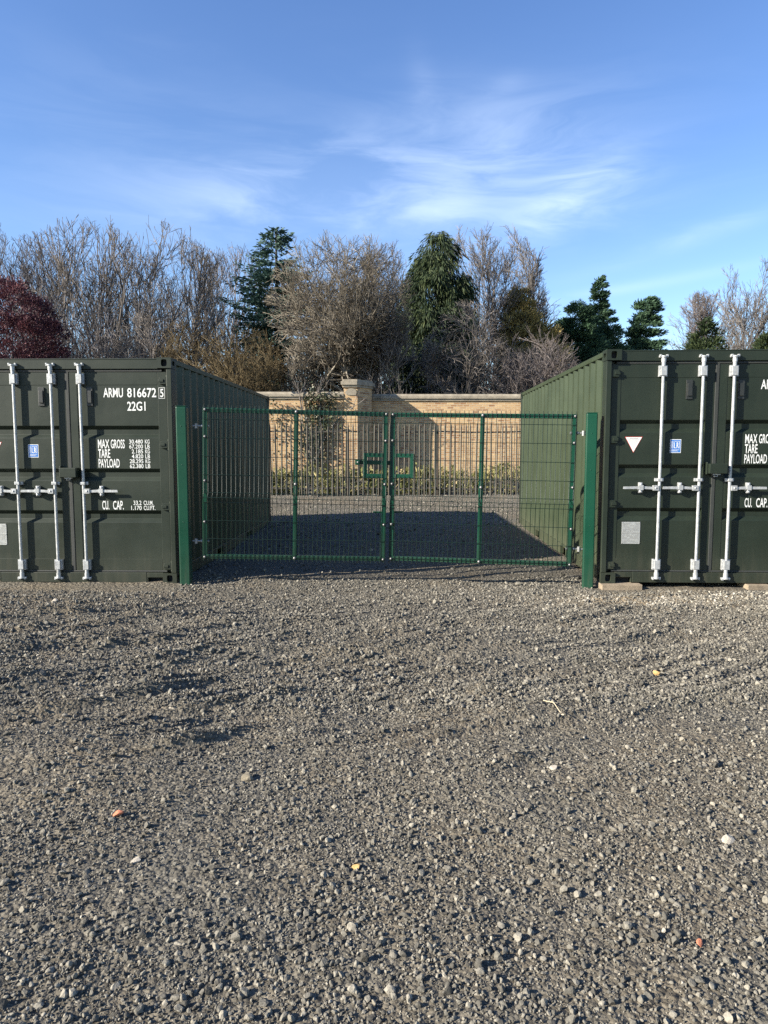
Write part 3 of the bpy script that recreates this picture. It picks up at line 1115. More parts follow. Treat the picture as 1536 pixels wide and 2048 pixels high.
    for z in (.20, H - .21):
        h = MB()
        h.cyl((xh - e * .075, t / 2, z), (xh + e * .115, t / 2, z), .010, n=10)
        h.cyl((xh + e * .004, t / 2, z), (xh + e * .018, t / 2, z), .021, n=6)
        h.cyl((xh + e * .075, t / 2, z - .028), (xh + e * .075, t / 2, z + .028), .019, n=12)
        h.cyl((xh - e * .070, t / 2, z), (xh - e * .058, t / 2, z), .019, n=6)
        h.build('hinge', M['bolt'], root)
    return root


gate_leaf((-2.09, 7.98), (.012, 8.10), .338, .288, 1.727, 1, 'left green mesh gate leaf carrying the slide bolt')
gate_leaf((2.135, 7.88), (.055, 8.13), .262, .293, 1.72, -1, 'right green mesh gate leaf with an empty latch surround')

# ------------------------------------------------------------------ palisade fence
def palisade():
    Y = 21.5
    root = empty('palisade_fence', (0, Y, .10), 0, 'weathered steel palisade fence in front of the brick wall', 'fence')
    pale = MB()
    pr = [(-.024, .010), (-.012, -.006), (-.008, -.008), (.025, .030), (.022, .032), (-.009, -.003), (-.011, -.002), (-.022, .012)]
    n = len(pr)
    hs = (0, 2.16, 2.30)
    vs = []
    for h, k in zip(hs, (1, 1, .12)):
        vs += [(x * k, y * (1 if k == 1 else .6), h) for x, y in pr]
    fs = []
    for j in range(2):
        fs += [(j * n + i, j * n + (i + 1) % n, (j + 1) * n + (i + 1) % n, (j + 1) * n + i) for i in range(n)]
    pale.add(vs, fs)
    first = pale.build('pale', M['fence'], root)
    rg = random.Random(3)
    x = -6.6
    k = 0
    while x < 7.2:
        o = first if k == 0 else first.copy()
        if k: COL.objects.link(o); o.parent = root
        o.location = (x, rg.uniform(-.006, .006), rg.uniform(-.03, .02))
        o.rotation_euler = (rg.uniform(-.012, .012), rg.gauss(0, .009), rg.uniform(-.12, .12))
        x += .157; k += 1
    px = [-6.62 + i * 2.75 for i in range(6)]
    for i, z in enumerate((.30, 2.03)):
        for a, b_ in zip(px[:-1], px[1:]):
            sag = [(a + (b_ - a) * t, .05, z - .035 * math.sin(math.pi * t) + .01 * math.sin(a * 3 + i)) for t in np.linspace(0, 1, 7)]
            r = MB()
            for p0, p1 in zip(sag[:-1], sag[1:]):
                dx, dz = p1[0] - p0[0], p1[2] - p0[2]
                r.add([(p0[0], .021, p0[2] - .022), (p1[0], .021, p1[2] - .022), (p1[0], .021, p1[2] + .022), (p0[0], .021, p0[2] + .022),
                       (p0[0], .062, p0[2] - .022), (p1[0], .062, p1[2] - .022), (p1[0], .062, p1[2] + .022), (p0[0], .062, p0[2] + .022)],
                      [(0, 1, 2, 3), (7, 6, 5, 4), (0, 4, 5, 1), (3, 2, 6, 7)])
            r.build('rail', M['fence_rail'], root)
    for a in px:
        MB().box(a - .05, a + .05, .064, .15, -.3, 2.10).build('post', M['fence_rail'], root, .004)


palisade()

# ------------------------------------------------------------------ brick wall
def brick_wall():
    root = empty('brick_wall', (0, 24, 0), 0, 'buff brick garden wall with stone coping and a projecting pier behind the palisade', 'wall')
    # plan: nearer left run, pier, canted return, right run one metre further back
    def run(x0, x1, y):
        MB().box(x0, x1, y, y + .33, -.3, 3.27).build('wall_panel', M['brick'], root)
        c = MB()
        c.box(x0, x1, y - .045, y + .375, 3.2705, 3.345)
        c.box(x0, x1, y - .085, y + .415, 3.3455, 3.435)
        c.prism([(y - .075, 3.4355), (y + .405, 3.4355), (y + .36, 3.515), (y - .03, 3.515)], 'x', x0, x1)
        c.build('coping', M['coping'], root, .010)
    run(-12.0, -1.36, 0)
    run(-.475, 13.0, 1.0)
    # pier: front face, then a face canted back to the right run
    pl = [(-1.355, -.06), (-.90, -.06), (-.43, .62), (-.43, 1.45), (-1.355, 1.45)]
    pier = MB().prism(pl, 'z', -.3, 3.66).build('pier', M['brick'], root)
    def grow(k):
        cx, cy = -.90, .69
        return [(cx + (x - cx) * (1 + k / .46), cy + (y - cy) * (1 + k / .75)) for x, y in pl]
    c = MB()
    c.prism(grow(.05), 'z', 3.6605, 3.74)
    c.prism(grow(.10), 'z', 3.7405, 3.86)
    c.prism(grow(.03), 'z', 3.8605, 3.93)
    c.build('pier_cap', M['coping'], pier, .010)
    # broken render patch on the pier
    rg = np.random.default_rng(5)
    pts = [(-1.14 + .20 * math.cos(a) * r, 3.50 + .15 * math.sin(a) * r) for a, r in zip(np.linspace(0, 2 * math.pi, 11)[:-1], rg.uniform(.7, 1.15, 10))]
    MB().prism(pts, 'y', -.085, -.0605).build('render_patch', M['coping'], pier, .004)


brick_wall()

# ------------------------------------------------------------------ leaves and branches
def leaf_quads(C, A, l, w, rg, roll=True):
    """rhombic leaves: C base points, A unit axes, l lengths, w widths"""
    n = len(C)
    B = rg.normal(size=(n, 3))
    B -= (B * A).sum(1)[:, None] * A
    B /= np.linalg.norm(B, axis=1)[:, None] + 1e-9
    l = np.broadcast_to(l, (n,))[:, None]; w = np.broadcast_to(w, (n,))[:, None]
    v = np.stack([C, C + A * l * .45 + B * w * .5, C + A * l, C + A * l * .45 - B * w * .5], 1)
    return v.reshape(-1, 3)


def leaf_mesh(name, C, A, l, w, rg, mat, parent, tint=None):
    V = leaf_quads(np.asarray(C), np.asarray(A), l, w, rg)
    n = len(C)
    tint = rg.random(n) if tint is None else tint
    me = quads_mesh(name, V, np.arange(n * 4).reshape(n, 4), np.repeat(tint, 4))
    return link(name, me, mat, parent)


def unit(v):
    return v / (np.linalg.norm(v, axis=-1, keepdims=True) + 1e-9)


class Segs:
    def __init__(s): s.a, s.b, s.r0, s.r1 = [], [], [], []
    def add(s, a, b, r0, r1):
        s.a.append(a); s.b.append(b); s.r0.append(r0); s.r1.append(r1)
    def cat(s):
        return np.concatenate(s.a), np.concatenate(s.b), np.concatenate(s.r0), np.concatenate(s.r1)


def seg_mesh(name, segs, k, mat, parent, rg, lo=0.0, hi=1.0):
    A, B, r0, r1 = segs.cat()
    d = unit(B - A)
    ref = np.where(np.abs(d[:, 2:3]) < .9, np.array([[0, 0, 1.]]), np.array([[1., 0, 0]]))
    u = unit(np.cross(d, ref)); w = np.cross(d, u)
    ang = np.arange(k) * 2 * math.pi / k
    ring = np.cos(ang)[None, :, None] * u[:, None, :] + np.sin(ang)[None, :, None] * w[:, None, :]
    A2 = A - d * (r0 * .35)[:, None]; B2 = B + d * (r1 * .35)[:, None]
    V = np.concatenate([A2[:, None] + ring * r0[:, None, None], B2[:, None] + ring * r1[:, None, None]], 1)
    n = len(A)
    base = (np.arange(n) * 2 * k)[:, None, None]
    i = np.arange(k); j = (i + 1) % k
    Q = (base + np.stack([i, j, j + k, i + k], 1)[None]).reshape(-1, 4)
    t = rg.uniform(lo, hi, n)
    me = quads_mesh(name, V.reshape(-1, 3), Q, np.repeat(t, 2 * k))
    return link(name, me, mat, parent, k > 4)


def grow(P, Dr, L, Rr, nseg, wander, trop, taper, rate, ang, ratio, start, rg, env, out, up_child=0.0, rr=.6):
    """grow one order of branches, all at once; returns the next order's starts"""
    n = len(P)
    alive = np.ones(n, bool)
    P, Dr = P.copy(), Dr.copy()
    nx = [[], [], [], []]
    for s in range(nseg):
        t0, t1 = s / nseg, (s + 1) / nseg
        Dr = unit(Dr + rg.normal(size=(n, 3)) * wander + np.array([0, 0, trop]))
        Q = P + Dr * (L / nseg)[:, None]
        if env is not None:
            e = env(Q)
            kill = (e > 1) & (rg.random(n) < np.clip((e - 1) * 9 + .35, 0, 1))
        else:
            kill = np.zeros(n, bool)
        ra, rb = Rr * (1 - (1 - taper) * t0), Rr * (1 - (1 - taper) * t1)
        idx = np.nonzero(alive)[0]
        if len(idx): out.add(P[idx], Q[idx], ra[idx], np.where(kill, np.minimum(rb, .010), rb)[idx])
        if t1 > start:
            cnt = rg.poisson(rate, n) * alive
            ii = np.repeat(np.arange(n), cnt)
            if len(ii):
                f = rg.random(len(ii))[:, None]
                p = P[ii] * (1 - f) + Q[ii] * f
                d = Dr[ii]
                r_ = rg.normal(size=(len(ii), 3)); r_ -= (r_ * d).sum(1)[:, None] * d; r_ = unit(r_)
                a = (ang + rg.normal(size=len(ii)) * .22)[:, None]
                c = unit(d * np.cos(a) + r_ * np.sin(a) + np.array([0, 0, up_child]))
                nx[0].append(p); nx[1].append(c)
                nx[2].append(L[ii] * ratio * (1.1 - .55 * t1) * rg.uniform(.6, 1.25, len(ii)))
                nx[3].append(np.minimum(ra[ii] * rr, rb[ii] * .95))
        P = Q
        alive &= ~kill
    # every live tip forks
    idx = np.nonzero(alive)[0]
    if len(idx):
        for _ in range(2):
            d = unit(Dr[idx] + rg.normal(size=(len(idx), 3)) * .35)
            nx[0].append(P[idx]); nx[1].append(d); nx[2].append(L[idx] * ratio * .6); nx[3].append(Rr[idx] * taper)
    if not nx[0]: return None
    return [np.concatenate(q) for q in nx]


def bare_tree(name, base, H, W, label, seed, mat, stems=1, trunk_r=.16, crown_low=.3, spread=.25, trop=.10, dens=1.0, wander=.07,
              twig_r=.0095, top_bias=0.0, ang=.62, cap=5000, group='bare trees behind the brick wall', cat='tree', droop=0.0, limb_ratio=.52, tints=(0, 1), base_spread=.25, env_pow=2.2, lead=.9, twig_len=1.0):
    rg = np.random.default_rng(seed)
    root = empty(name, base, 0, label, cat, group)
    zl = H * crown_low * .6
    zc, sz = (H + zl) / 2, (H - zl) / 2
    zc += top_bias * sz
    def env(Q):
        Q = Q / 1.03
        up = Q[:, 2] > zc
        zz = (Q[:, 2] - zc) / np.where(up, sz * (1 - top_bias), sz * (1 + top_bias))
        e = (np.abs(Q[:, 0] / (W / 2)) ** env_pow + np.abs(Q[:, 1] / (W / 2)) ** env_pow + np.abs(zz) ** env_pow)
        return np.where((Q[:, 2] < zl + .1 * H) & (np.hypot(Q[:, 0], Q[:, 1]) < .14 * W + base_spread * 1.5), np.minimum(e, .9), e)
    trunk, twigs = Segs(), Segs()
    th = rg.uniform(0, 2 * math.pi) + np.arange(stems) * 2 * math.pi / stems + rg.normal(size=stems) * .3
    P = np.stack([np.cos(th), np.sin(th), np.zeros(stems)], 1) * (0 if stems == 1 else base_spread)
    P[:, 2] = -.15
    Dr = unit(np.stack([np.cos(th) * spread * rg.uniform(.4, 1.2, stems), np.sin(th) * spread * rg.uniform(.4, 1.2, stems), np.ones(stems)], 1))
    if stems == 1: Dr = unit(np.array([[rg.normal() * .04, rg.normal() * .04, 1.]]))
    L = H * lead * rg.uniform(.85, 1.0, stems)
    Rr = np.full(stems, trunk_r) * rg.uniform(.75, 1.1, stems)
    rate0 = 1.6 * dens * (1 if stems < 3 else .7)
    nx = grow(P, Dr, L, Rr, 11, wander * .8, .04, .12, rate0, ang, limb_ratio, crown_low * .8, rg, env, trunk, .15)
    def limit(q, m):
        if len(q[0]) > m:
            i = rg.choice(len(q[0]), m, replace=False)
            q = [z[i] for z in q]
        return q
    if nx is not None:
        nx[3] = np.maximum(nx[3], twig_r * 3)
        nx = grow(*nx, 8, wander, trop * .7, .35, .85 * dens, ang * .95, .55, .12, rg, env, trunk, .10 - droop)
    if nx is not None:
        nx[2] = np.maximum(nx[2], .9 * twig_len)
        nx[3] = np.maximum(nx[3], twig_r * 1.9)
        nx = grow(*nx, 5, wander, trop * .6 - droop, .6, .75, .62, .62, .10, rg, env, twigs, .08 - droop)
    if nx is not None:
        nx = limit(nx, cap // 3)
        nx[2] = np.maximum(nx[2], .6 * twig_len)
        nx[3] = np.clip(nx[3], twig_r * 1.2, twig_r * 2)
        nx = grow(*nx, 3, wander * 1.1, trop * .5 - droop * 1.5, .75, .7, .6, .75, .10, rg, env, twigs, .06 - droop)
    if nx is not None:
        nx = limit(nx, cap)
        nx[3] = np.full(len(nx[3]), twig_r); nx[2] = np.clip(nx[2], .35 * twig_len, .9 * twig_len)
        grow(*nx, 2, wander, trop * .4 - droop * 2, .7, 0, .6, .5, .1, rg, env, twigs)
    seg_mesh('trunk', trunk, 6, mat, root, rg, *tints)
    if twigs.a: seg_mesh('crown', twigs, 3, mat, root, rg, *tints)
    return root


M['bark_grey'] = m_tint('grey_bark', [(0, (0.072, 0.0643, 0.0576)), (0.5, (0.127, 0.113, 0.1007)), (1, (0.2202, 0.1956, 0.1723))], .9, .15, 0, .5, 30)
M['bark_brown'] = m_tint('brown_bark', [(0, (0.0748, 0.063, 0.049)), (0.5, (0.1337, 0.1159, 0.0892)), (1, (0.2359, 0.2086, 0.1632))], .9, .15, 0, .5, 30)
M['bark_dark'] = m_tint('dark_bark', [(0, (0.0431, 0.0408, 0.0433)), (0.5, (0.082, 0.0773, 0.0803)), (1, (0.1464, 0.1362, 0.1391))], .9, .15, 0, .5, 30)
M['bark_pink'] = m_tint('budding_twigs', [(0, (0.0684, 0.0555, 0.051)), (0.5, (0.1221, 0.1046, 0.0964)), (1, (0.2051, 0.1814, 0.1701))], .9, .15)
M['bush_brown'] = m_tint('brown_brush', [(0, (0.0498, 0.0383, 0.0208)), (0.5, (0.0936, 0.0711, 0.0377)), (1, (0.1521, 0.1173, 0.065))], .9, .15)
M['fir'] = m_tint('blue_green_needles', [(0, (0.0203, 0.0435, 0.0377)), (0.5, (0.0435, 0.0841, 0.0653)), (1, (0.0943, 0.1522, 0.1087))], .7, .3, .15)
M['cypress'] = m_tint('cypress_sprays', [(0, (0.0094, 0.0192, 0.0088)), (0.5, (0.025, 0.0416, 0.016)), (1, (0.0663, 0.084, 0.0272))], .7, .3, .15)
M['yew'] = m_tint('yew_leaf', [(0, (.006, .012, .006)), (.6, (.014, .026, .010)), (1, (.05, .065, .020))], .7, .3, .1)
M['pine'] = m_tint('dark_pine', [(0, (0.018, 0.042, 0.024)), (0.5, (0.039, 0.081, 0.042)), (1, (0.09, 0.15, 0.072))], .7, .3, .15)
M['rusty'] = m_tint('brown_green_needles', [(0, (0.126, 0.1103, 0.0441)), (0.5, (0.2583, 0.2079, 0.0756)), (1, (0.4725, 0.3465, 0.126))], .8, .2, .15)
M['purple'] = m_tint('purple_leaf', [(0, (0.0297, 0.0121, 0.0175)), (0.5, (0.0743, 0.027, 0.0365)), (1, (0.189, 0.0743, 0.0783))], .65, .3, .2)
M['ivy'] = m_tint('ivy_leaf', [(0, (.018, .026, .011)), (.55, (.045, .058, .024)), (.8, (.10, .095, .05)), (1, (.17, .135, .085))], .5, .4, .1)
M['weed'] = m_tint('weeds', [(0, (.060, .062, .024)), (.4, (.12, .13, .042)), (.75, (.23, .215, .09)), (1, (.42, .34, .19))], .8, .2, .2)


def trunk_part(h, r, mat, root, seed, lean=0.0):
    rg = np.random.default_rng(seed)
    s = Segs()
    n = 10
    z = np.linspace(-.2, h, n + 1)
    x = np.cumsum(rg.normal(size=n + 1) * .03) + lean * np.linspace(0, 1, n + 1) ** 1.5
    y = np.cumsum(rg.normal(size=n + 1) * .03)
    P = np.stack([x, y, z], 1)
    rr = r * (1 - .85 * np.linspace(0, 1, n + 1))
    s.add(P[:-1], P[1:], rr[:-1], rr[1:])
    return seg_mesh('trunk', s, 9, mat, root, rg)


def conifer_tiers(name, base, H, W, label, seed, mat, tiers=30, low=.12, prof=.85, droop=.12, per=12, dens=60, leaf=.38, group='evergreens behind the brick wall', tip_up=.5):
    """spruce-like: level branches with needle sprays along them"""
    rg = np.random.default_rng(seed)
    root = empty(name, base, 0, label, 'tree', group)
    trunk_part(H * .98, W * .035, M['bark_dark'], root, seed)
    C, A, l, ti = [], [], [], []
    for i in range(tiers):
        t = (i + rg.uniform(-.3, .3)) / tiers
        t = min(max(t, 0), 1)
        z = H * (low + (1 - low) * t)
        rad = W / 2 * (1 - t) ** prof * rg.uniform(.6, 1.2) + .08
        for k in range(per if t < .8 else 6):
            th = rg.uniform(0, 2 * math.pi)
            rr = rad * rg.uniform(.45, 1.2)
            n = int(dens * (rr / (W / 2) * .9 + .25))
            f = rg.random(n) ** .7
            up = droop + rg.normal() * .08
            dirr = np.array([math.cos(th), math.sin(th), 0])
            side = np.array([-math.sin(th), math.cos(th), 0])
            P = np.array([0, 0, z]) + dirr * (rr * f)[:, None] + np.array([0, 0, 1.]) * (rr * (-up * f + tip_up * .35 * f ** 3))[:, None]
            sp = rg.normal(size=n) * .13 * rr * (1 - .5 * f)
            P += side * sp[:, None] + rg.normal(size=(n, 3)) * .05
            ax = unit(dirr * rg.uniform(.5, 1, (n, 1)) + side * (np.sign(sp) * rg.uniform(.1, .8, n))[:, None] + np.array([0, 0, 1.]) * rg.uniform(-.35, .35, (n, 1)))
            C.append(P); A.append(ax); l.append(leaf * rg.uniform(.6, 1.3, n)); ti.append(np.clip(rg.random(n) * .6 + rg.random() * .4, 0, 1))
    C, A, l, ti = np.concatenate(C), np.concatenate(A), np.concatenate(l), np.concatenate(ti)
    leaf_mesh('crown', C, A, l, l * .36, rg, mat, root, ti)
    return root


def clump_tree(name, base, H, W, label, seed, mat, prof, nclump=260, per=60, csize=.42, leaf=.22, wl=.35, axis=(0, 0, 1), out=1.0, low=.1, cat='tree', group='evergreens behind the brick wall', trunk=True, lean=0.0, flat=.7, inner=.35, bark=None, shear=0.0):
    """crown of separate leafy clumps spread through the volume given by prof(t) (radius share at height share t)"""
    rg = np.random.default_rng(seed)
    root = empty(name, base, 0, label, cat, group)
    if trunk: trunk_part(H * .9, max(W * .03, .05), bark or M['bark_dark'], root, seed, lean * .9)
    t = rg.random(nclump * 3)
    pr = np.array([prof(v) for v in t])
    keep = rg.random(len(t)) < pr / pr.max()
    t = t[keep][:nclump]; n = len(t)
    pr = np.array([prof(v) for v in t])
    th = rg.uniform(0, 2 * math.pi, n)
    rr = np.where(rg.random(n) < inner, np.sqrt(rg.random(n)), rg.uniform(.72, 1.13, n)) * pr * W / 2
    z = H * (low + (1 - low) * t)
    cc = np.stack([np.cos(th) * rr + lean * t ** 1.3, np.sin(th) * rr, z], 1)
    outw = unit(np.stack([np.cos(th), np.sin(th), np.full(n, .15)], 1))
    cs = csize * rg.uniform(.55, 1.35, n) * (.45 + .55 * np.minimum(1, pr / pr.max() * 1.6))
    m = np.maximum((per * rg.uniform(.6, 1.3, n)).astype(int), 6)
    ii = np.repeat(np.arange(n), m); k = len(ii)
    off = unit(rg.normal(size=(k, 3))) * (rg.random((k, 1)) ** .45)
    off[:, 2] *= flat
    P = cc[ii] + off * cs[ii][:, None]
    P[:, 2] = np.maximum(P[:, 2], .02)
    ax = unit(np.array(axis) + outw[ii] * out + off * .6 + rg.normal(size=(k, 3)) * .28)
    ct = rg.random(n)
    ti = np.clip(.45 * ct[ii] + .55 * rg.random(k), 0, 1)
    l = leaf * rg.uniform(.55, 1.35, k)
    leaf_mesh('crown', P, ax, l, l * wl, rg, mat, root, ti)
    return root


def gnd(u, Y):
    p = at(u, 760, Y)
    return Vector((p.x, Y, float(terrain(p.x, Y)) - .05))


def size(u, vtop, wpx, Y):
    b_ = gnd(u, Y)
    return b_, at(u, vtop, Y).z - b_.z, wpx / F * Y


# ---- left group of tall bare trees
def bt(u, vtop, wpx, Y, label, seed, mat, **k):
    b_, H, W = size(u, vtop, wpx, Y)
    return bare_tree('bare_tree', b_, H, W, label, seed, M[mat], **k)


bt(25, 482, 210, 40, 'tall bare tree at the left photo edge behind the purple tree', 101, 'bark_dark', stems=4, trunk_r=.17, crown_low=.25, trop=.13, dens=.75, ang=.58, cap=2300, limb_ratio=.58, spread=.30)
bt(95, 492, 190, 37, 'dark bare tree just right of the purple tree top', 102, 'bark_dark', stems=3, trunk_r=.16, crown_low=.25, trop=.13, dens=.75, ang=.58, cap=2300, limb_ratio=.58, spread=.30)
bt(190, 462, 250, 36, 'tall many stemmed bare tree above the right part of the left container doors', 103, 'bark_grey', stems=6, trunk_r=.16, crown_low=.2, spread=.26, trop=.14, dens=.8, ang=.58, cap=3000, limb_ratio=.58)
bt(262, 492, 180, 44, 'slimmer bare tree between the two tallest bare trees on the left', 104, 'bark_dark', stems=3, trunk_r=.17, crown_low=.25, trop=.15, dens=.75, ang=.58, cap=2300, limb_ratio=.58, spread=.30)
bt(330, 466, 220, 38, 'tall pale bare tree above the corner of the left container', 105, 'bark_grey', stems=4, trunk_r=.16, crown_low=.2, spread=.25, trop=.14, dens=.8, ang=.58, cap=3000, limb_ratio=.58)
bt(405, 512, 190, 42, 'twiggy bare tree halfway between container corner and blue green spruce', 106, 'bark_grey', stems=3, trunk_r=.16, crown_low=.2, trop=.15, dens=.75, ang=.58, cap=2300, limb_ratio=.58, spread=.30)
bt(460, 508, 190, 46, 'bare tree with fine upright twigs left against the blue green spruce', 107, 'bark_pink', stems=4, trunk_r=.17, crown_low=.2, trop=.16, dens=.8, ang=.58, cap=2300, limb_ratio=.58, spread=.30)

# ---- purple tree
b_, H, W = size(30, 556, 185, 29)
rgp = np.random.default_rng(55)
pt = clump_tree('purple_tree', b_, H, W, 'dark purple leaved tree above the left container', 55, M['purple'], lambda t: max(.06, 1 - max(0, t - .62) ** 2 * 6.0), nclump=800, per=90, csize=.40, leaf=.10, wl=.5, out=.6, axis=(0, 0, .7), group='leafy colour among the bare trees', low=.08, inner=.5, bark=M['bark_dark'])

# ---- brush under the left trees
def brush(u, vtop, wpx, Y, label, seed, mat, stems=9, **k):
    b_, H, W = size(u, vtop, wpx, Y)
    kw = dict(stems=stems, trunk_r=.035, crown_low=.05, spread=.55, trop=.05, dens=.95, wander=.16, twig_r=.0075, cap=5000, group='twiggy shrubs behind the wall', cat='shrub', base_spread=W * .09, limb_ratio=.42)
    kw.update(k)
    return bare_tree('bare_shrub', b_, H, W, label, seed, M[mat], **kw)


brush(165, 600, 190, 32, 'grey twiggy shrub between the purple tree and the left container corner', 121, 'bark_dark')
brush(290, 610, 170, 31, 'grey brown shrub rising behind the top corner casting of the left container', 122, 'bark_grey')
brush(400, 640, 180, 29, 'warm brown brush above the far half of the left container', 123, 'bush_brown', dens=1.1)
brush(495, 660, 150, 28, 'olive brown brush behind the left end of the wall coping', 124, 'bush_brown', dens=1.1)

# ---- spruce, big round bare tree and neighbours
b_, H, W = size(552, 450, 290, 40)
conifer_tiers('spruce_tree', b_, H, W, 'blue green spruce behind the round bare tree', 131, M['fir'], 46, .08, .52, .14, per=14, leaf=.26, dens=95)
bt(682, 486, 275, 29, 'broad round crowned bare tree with twisted trunks behind the pier', 132, 'bark_brown', stems=5, trunk_r=.20, crown_low=.66, spread=.26, trop=.01, dens=2.1, wander=.12, ang=1.05, cap=15000, limb_ratio=.80, base_spread=.45, env_pow=2.0, lead=.72, twig_r=.0072)
bt(785, 500, 170, 42, 'upright bare tree between the round bare tree and weeping cypress', 133, 'bark_pink', stems=3, trunk_r=.11, crown_low=.2, trop=.16)
bt(610, 690, 90, 28, 'short bare tree with pale trunks behind the wall left of the pier', 134, 'bark_brown', stems=4, trunk_r=.09, crown_low=.35, spread=.3, cap=6000, limb_ratio=.4)

# ---- weeping cypress
b_, H, W = size(872, 460, 168, 36)
clump_tree('cypress_tree', b_, H, W, 'tall dark weeping cypress behind the middle of the wall', 141, M['cypress'],
           lambda t: (1 - t ** 3.6) ** .85 * (.78 + .22 * math.sin(t * 19) ** 2) + .02, nclump=760, per=110, csize=.46, leaf=.32, wl=.15, axis=(0, 0, -1.3), out=.5, low=.1, flat=1.3, inner=.4)
b_, H, W = size(872, 690, 250, 33)
clump_tree('yew_tree', b_, H, W, 'low spreading dark yew under the weeping cypress', 142, M['yew'], lambda t: (1 - t ** 3) ** .6, nclump=420, per=60, csize=.5, leaf=.25, wl=.3, axis=(0, 0, -.6), out=.6, low=.02, flat=1.1, inner=.5)
b_, H, W = size(745, 700, 90, 34)
clump_tree('yew_tree', b_, H, W, 'small black green yew close behind the pier', 143, M['yew'], lambda t: (1 - t ** 3) ** .6, nclump=150, per=60, csize=.4, leaf=.22, wl=.3, axis=(0, 0, -.3), out=.6, low=.02, inner=.5)

# ---- bare trees right of the cypress
bt(975, 464, 215, 40, 'tall fan shaped bare tree right of the weeping cypress', 151, 'bark_grey', stems=5, trunk_r=.12, crown_low=.25, spread=.30, trop=.13, cap=8000)
bt(1055, 545, 130, 44, 'small bare tree top showing above the brown evergreen', 152, 'bark_pink', stems=2, trunk_r=.10, crown_low=.3)
brush(930, 620, 170, 29, 'grey arching bare shrub in front of the dark yew', 153, 'bark_grey', stems=6, droop=.05, crown_low=.3, spread=.38, trunk_r=.06, cap=2600, dens=.85)
bt(770, 640, 120, 28.5, 'thin stemmed bare tree right of the pier cap', 154, 'bark_grey', stems=4, base_spread=.12, trunk_r=.06, crown_low=.3, spread=.3, cap=7000, limb_ratio=.42)
b_, H, W = size(1045, 572, 100, 38)
clump_tree('brown_evergreen', b_, H, W, 'rusty brown evergreen between the fan shaped bare tree and dark pines', 155, M['rusty'], lambda t: (1 - t ** 2.2) ** .7, nclump=420, per=120, csize=.45, leaf=.22, wl=.22, axis=(0, 0, .8), out=.5, low=.15, lean=-.2)
bt(1050, 640, 210, 29, 'low bare tree with pinkish twigs above the right wall end', 156, 'bark_pink', stems=3, trunk_r=.11, crown_low=.38, spread=.4, trop=-.01, dens=1.1, wander=.13, ang=.95, cap=11000, base_spread=.2, twig_r=.007, limb_ratio=.8, lead=.6)

# ---- pines on the right
b_, H, W = size(1195, 548, 62, 42)
clump_tree('dark_pine', b_, H, W, 'tallest dark evergreen spire above the right container side', 161, M['pine'], lambda t: (1 - t) ** .6 * (.55 + .45 * math.sin(t * 26) ** 2) + .04, nclump=330, per=210, csize=.42, leaf=.19, wl=.26, axis=(.45, 0, .25), out=.9, low=.1, flat=.45)
b_, H, W = size(1155, 598, 120, 40)
clump_tree('dark_pine', b_, H, W, 'broad dark evergreen left of the tallest spire', 162, M['pine'], lambda t: (1 - t ** 2) ** .6, nclump=520, per=210, csize=.50, leaf=.19, wl=.26, axis=(.3, 0, .3), out=.8, low=.05, flat=.55)
b_, H, W = size(1215, 632, 80, 41)
clump_tree('dark_pine', b_, H, W, 'low dark evergreen between the tallest spire and windswept tree', 163, M['pine'], lambda t: (1 - t ** 2) ** .6, nclump=300, per=210, csize=.50, leaf=.19, wl=.26, axis=(.3, 0, .3), out=.8, low=.05, flat=.55)
b_, H, W = size(1278, 596, 66, 42)
clump_tree('dark_pine', b_, H, W, 'windswept dark evergreen standing alone above the right container corner', 164, M['pine'], lambda t: .55 + .45 * math.sin(min(1, t * 1.1) * math.pi) if t < .9 else .5, nclump=300, per=210, csize=.42, leaf=.20, wl=.26, axis=(.8, 0, .35), out=.7, low=.1, flat=.4, lean=.35)
b_, H, W = size(1095, 640, 90, 38)
clump_tree('brown_evergreen', b_, H, W, 'low olive brown evergreen left of the broad dark evergreen', 165, M['rusty'], lambda t: (1 - t ** 2) ** .6, nclump=330, per=120, csize=.5, leaf=.22, wl=.30, axis=(.2, 0, .5), out=.7, low=.05)
b_, H, W = size(1408, 640, 92, 38)
clump_tree('round_evergreen', b_, H, W, 'rounded green evergreen above the right container doors', 166, M['cypress'], lambda t: (1 - t ** 2.2) ** .6, nclump=380, per=120, csize=.42, leaf=.19, wl=.32, axis=(0, 0, .6), out=.7, low=.05)
b_, H, W = size(1530, 655, 50, 36)
clump_tree('round_evergreen', b_, H, W, 'evergreen cut by the right photo edge above the container', 167, M['cypress'], lambda t: (1 - t ** 2.2) ** .6, nclump=300, per=120, csize=.42, leaf=.19, wl=.32, axis=(0, 0, .6), out=.7, low=.05)
bt(1490, 522, 190, 42, 'fan shaped bare tree with pale trunk above the right container doors', 168, 'bark_grey', stems=1, trunk_r=.24, crown_low=.30, trop=.11, dens=1.15, ang=.55, cap=4200, limb_ratio=.72, lead=.7, wander=.05)
bt(1395, 600, 140, 46, 'fine bare twigs rising behind the rounded green evergreen', 169, 'bark_pink', stems=3, trunk_r=.07, crown_low=.25, cap=6000)
brush(1330, 662, 60, 44, 'sparse pale bare shrub right of the windswept evergreen', 170, 'bark_pink', stems=4, cap=2500, dens=.8, spread=.18, base_spread=.15)


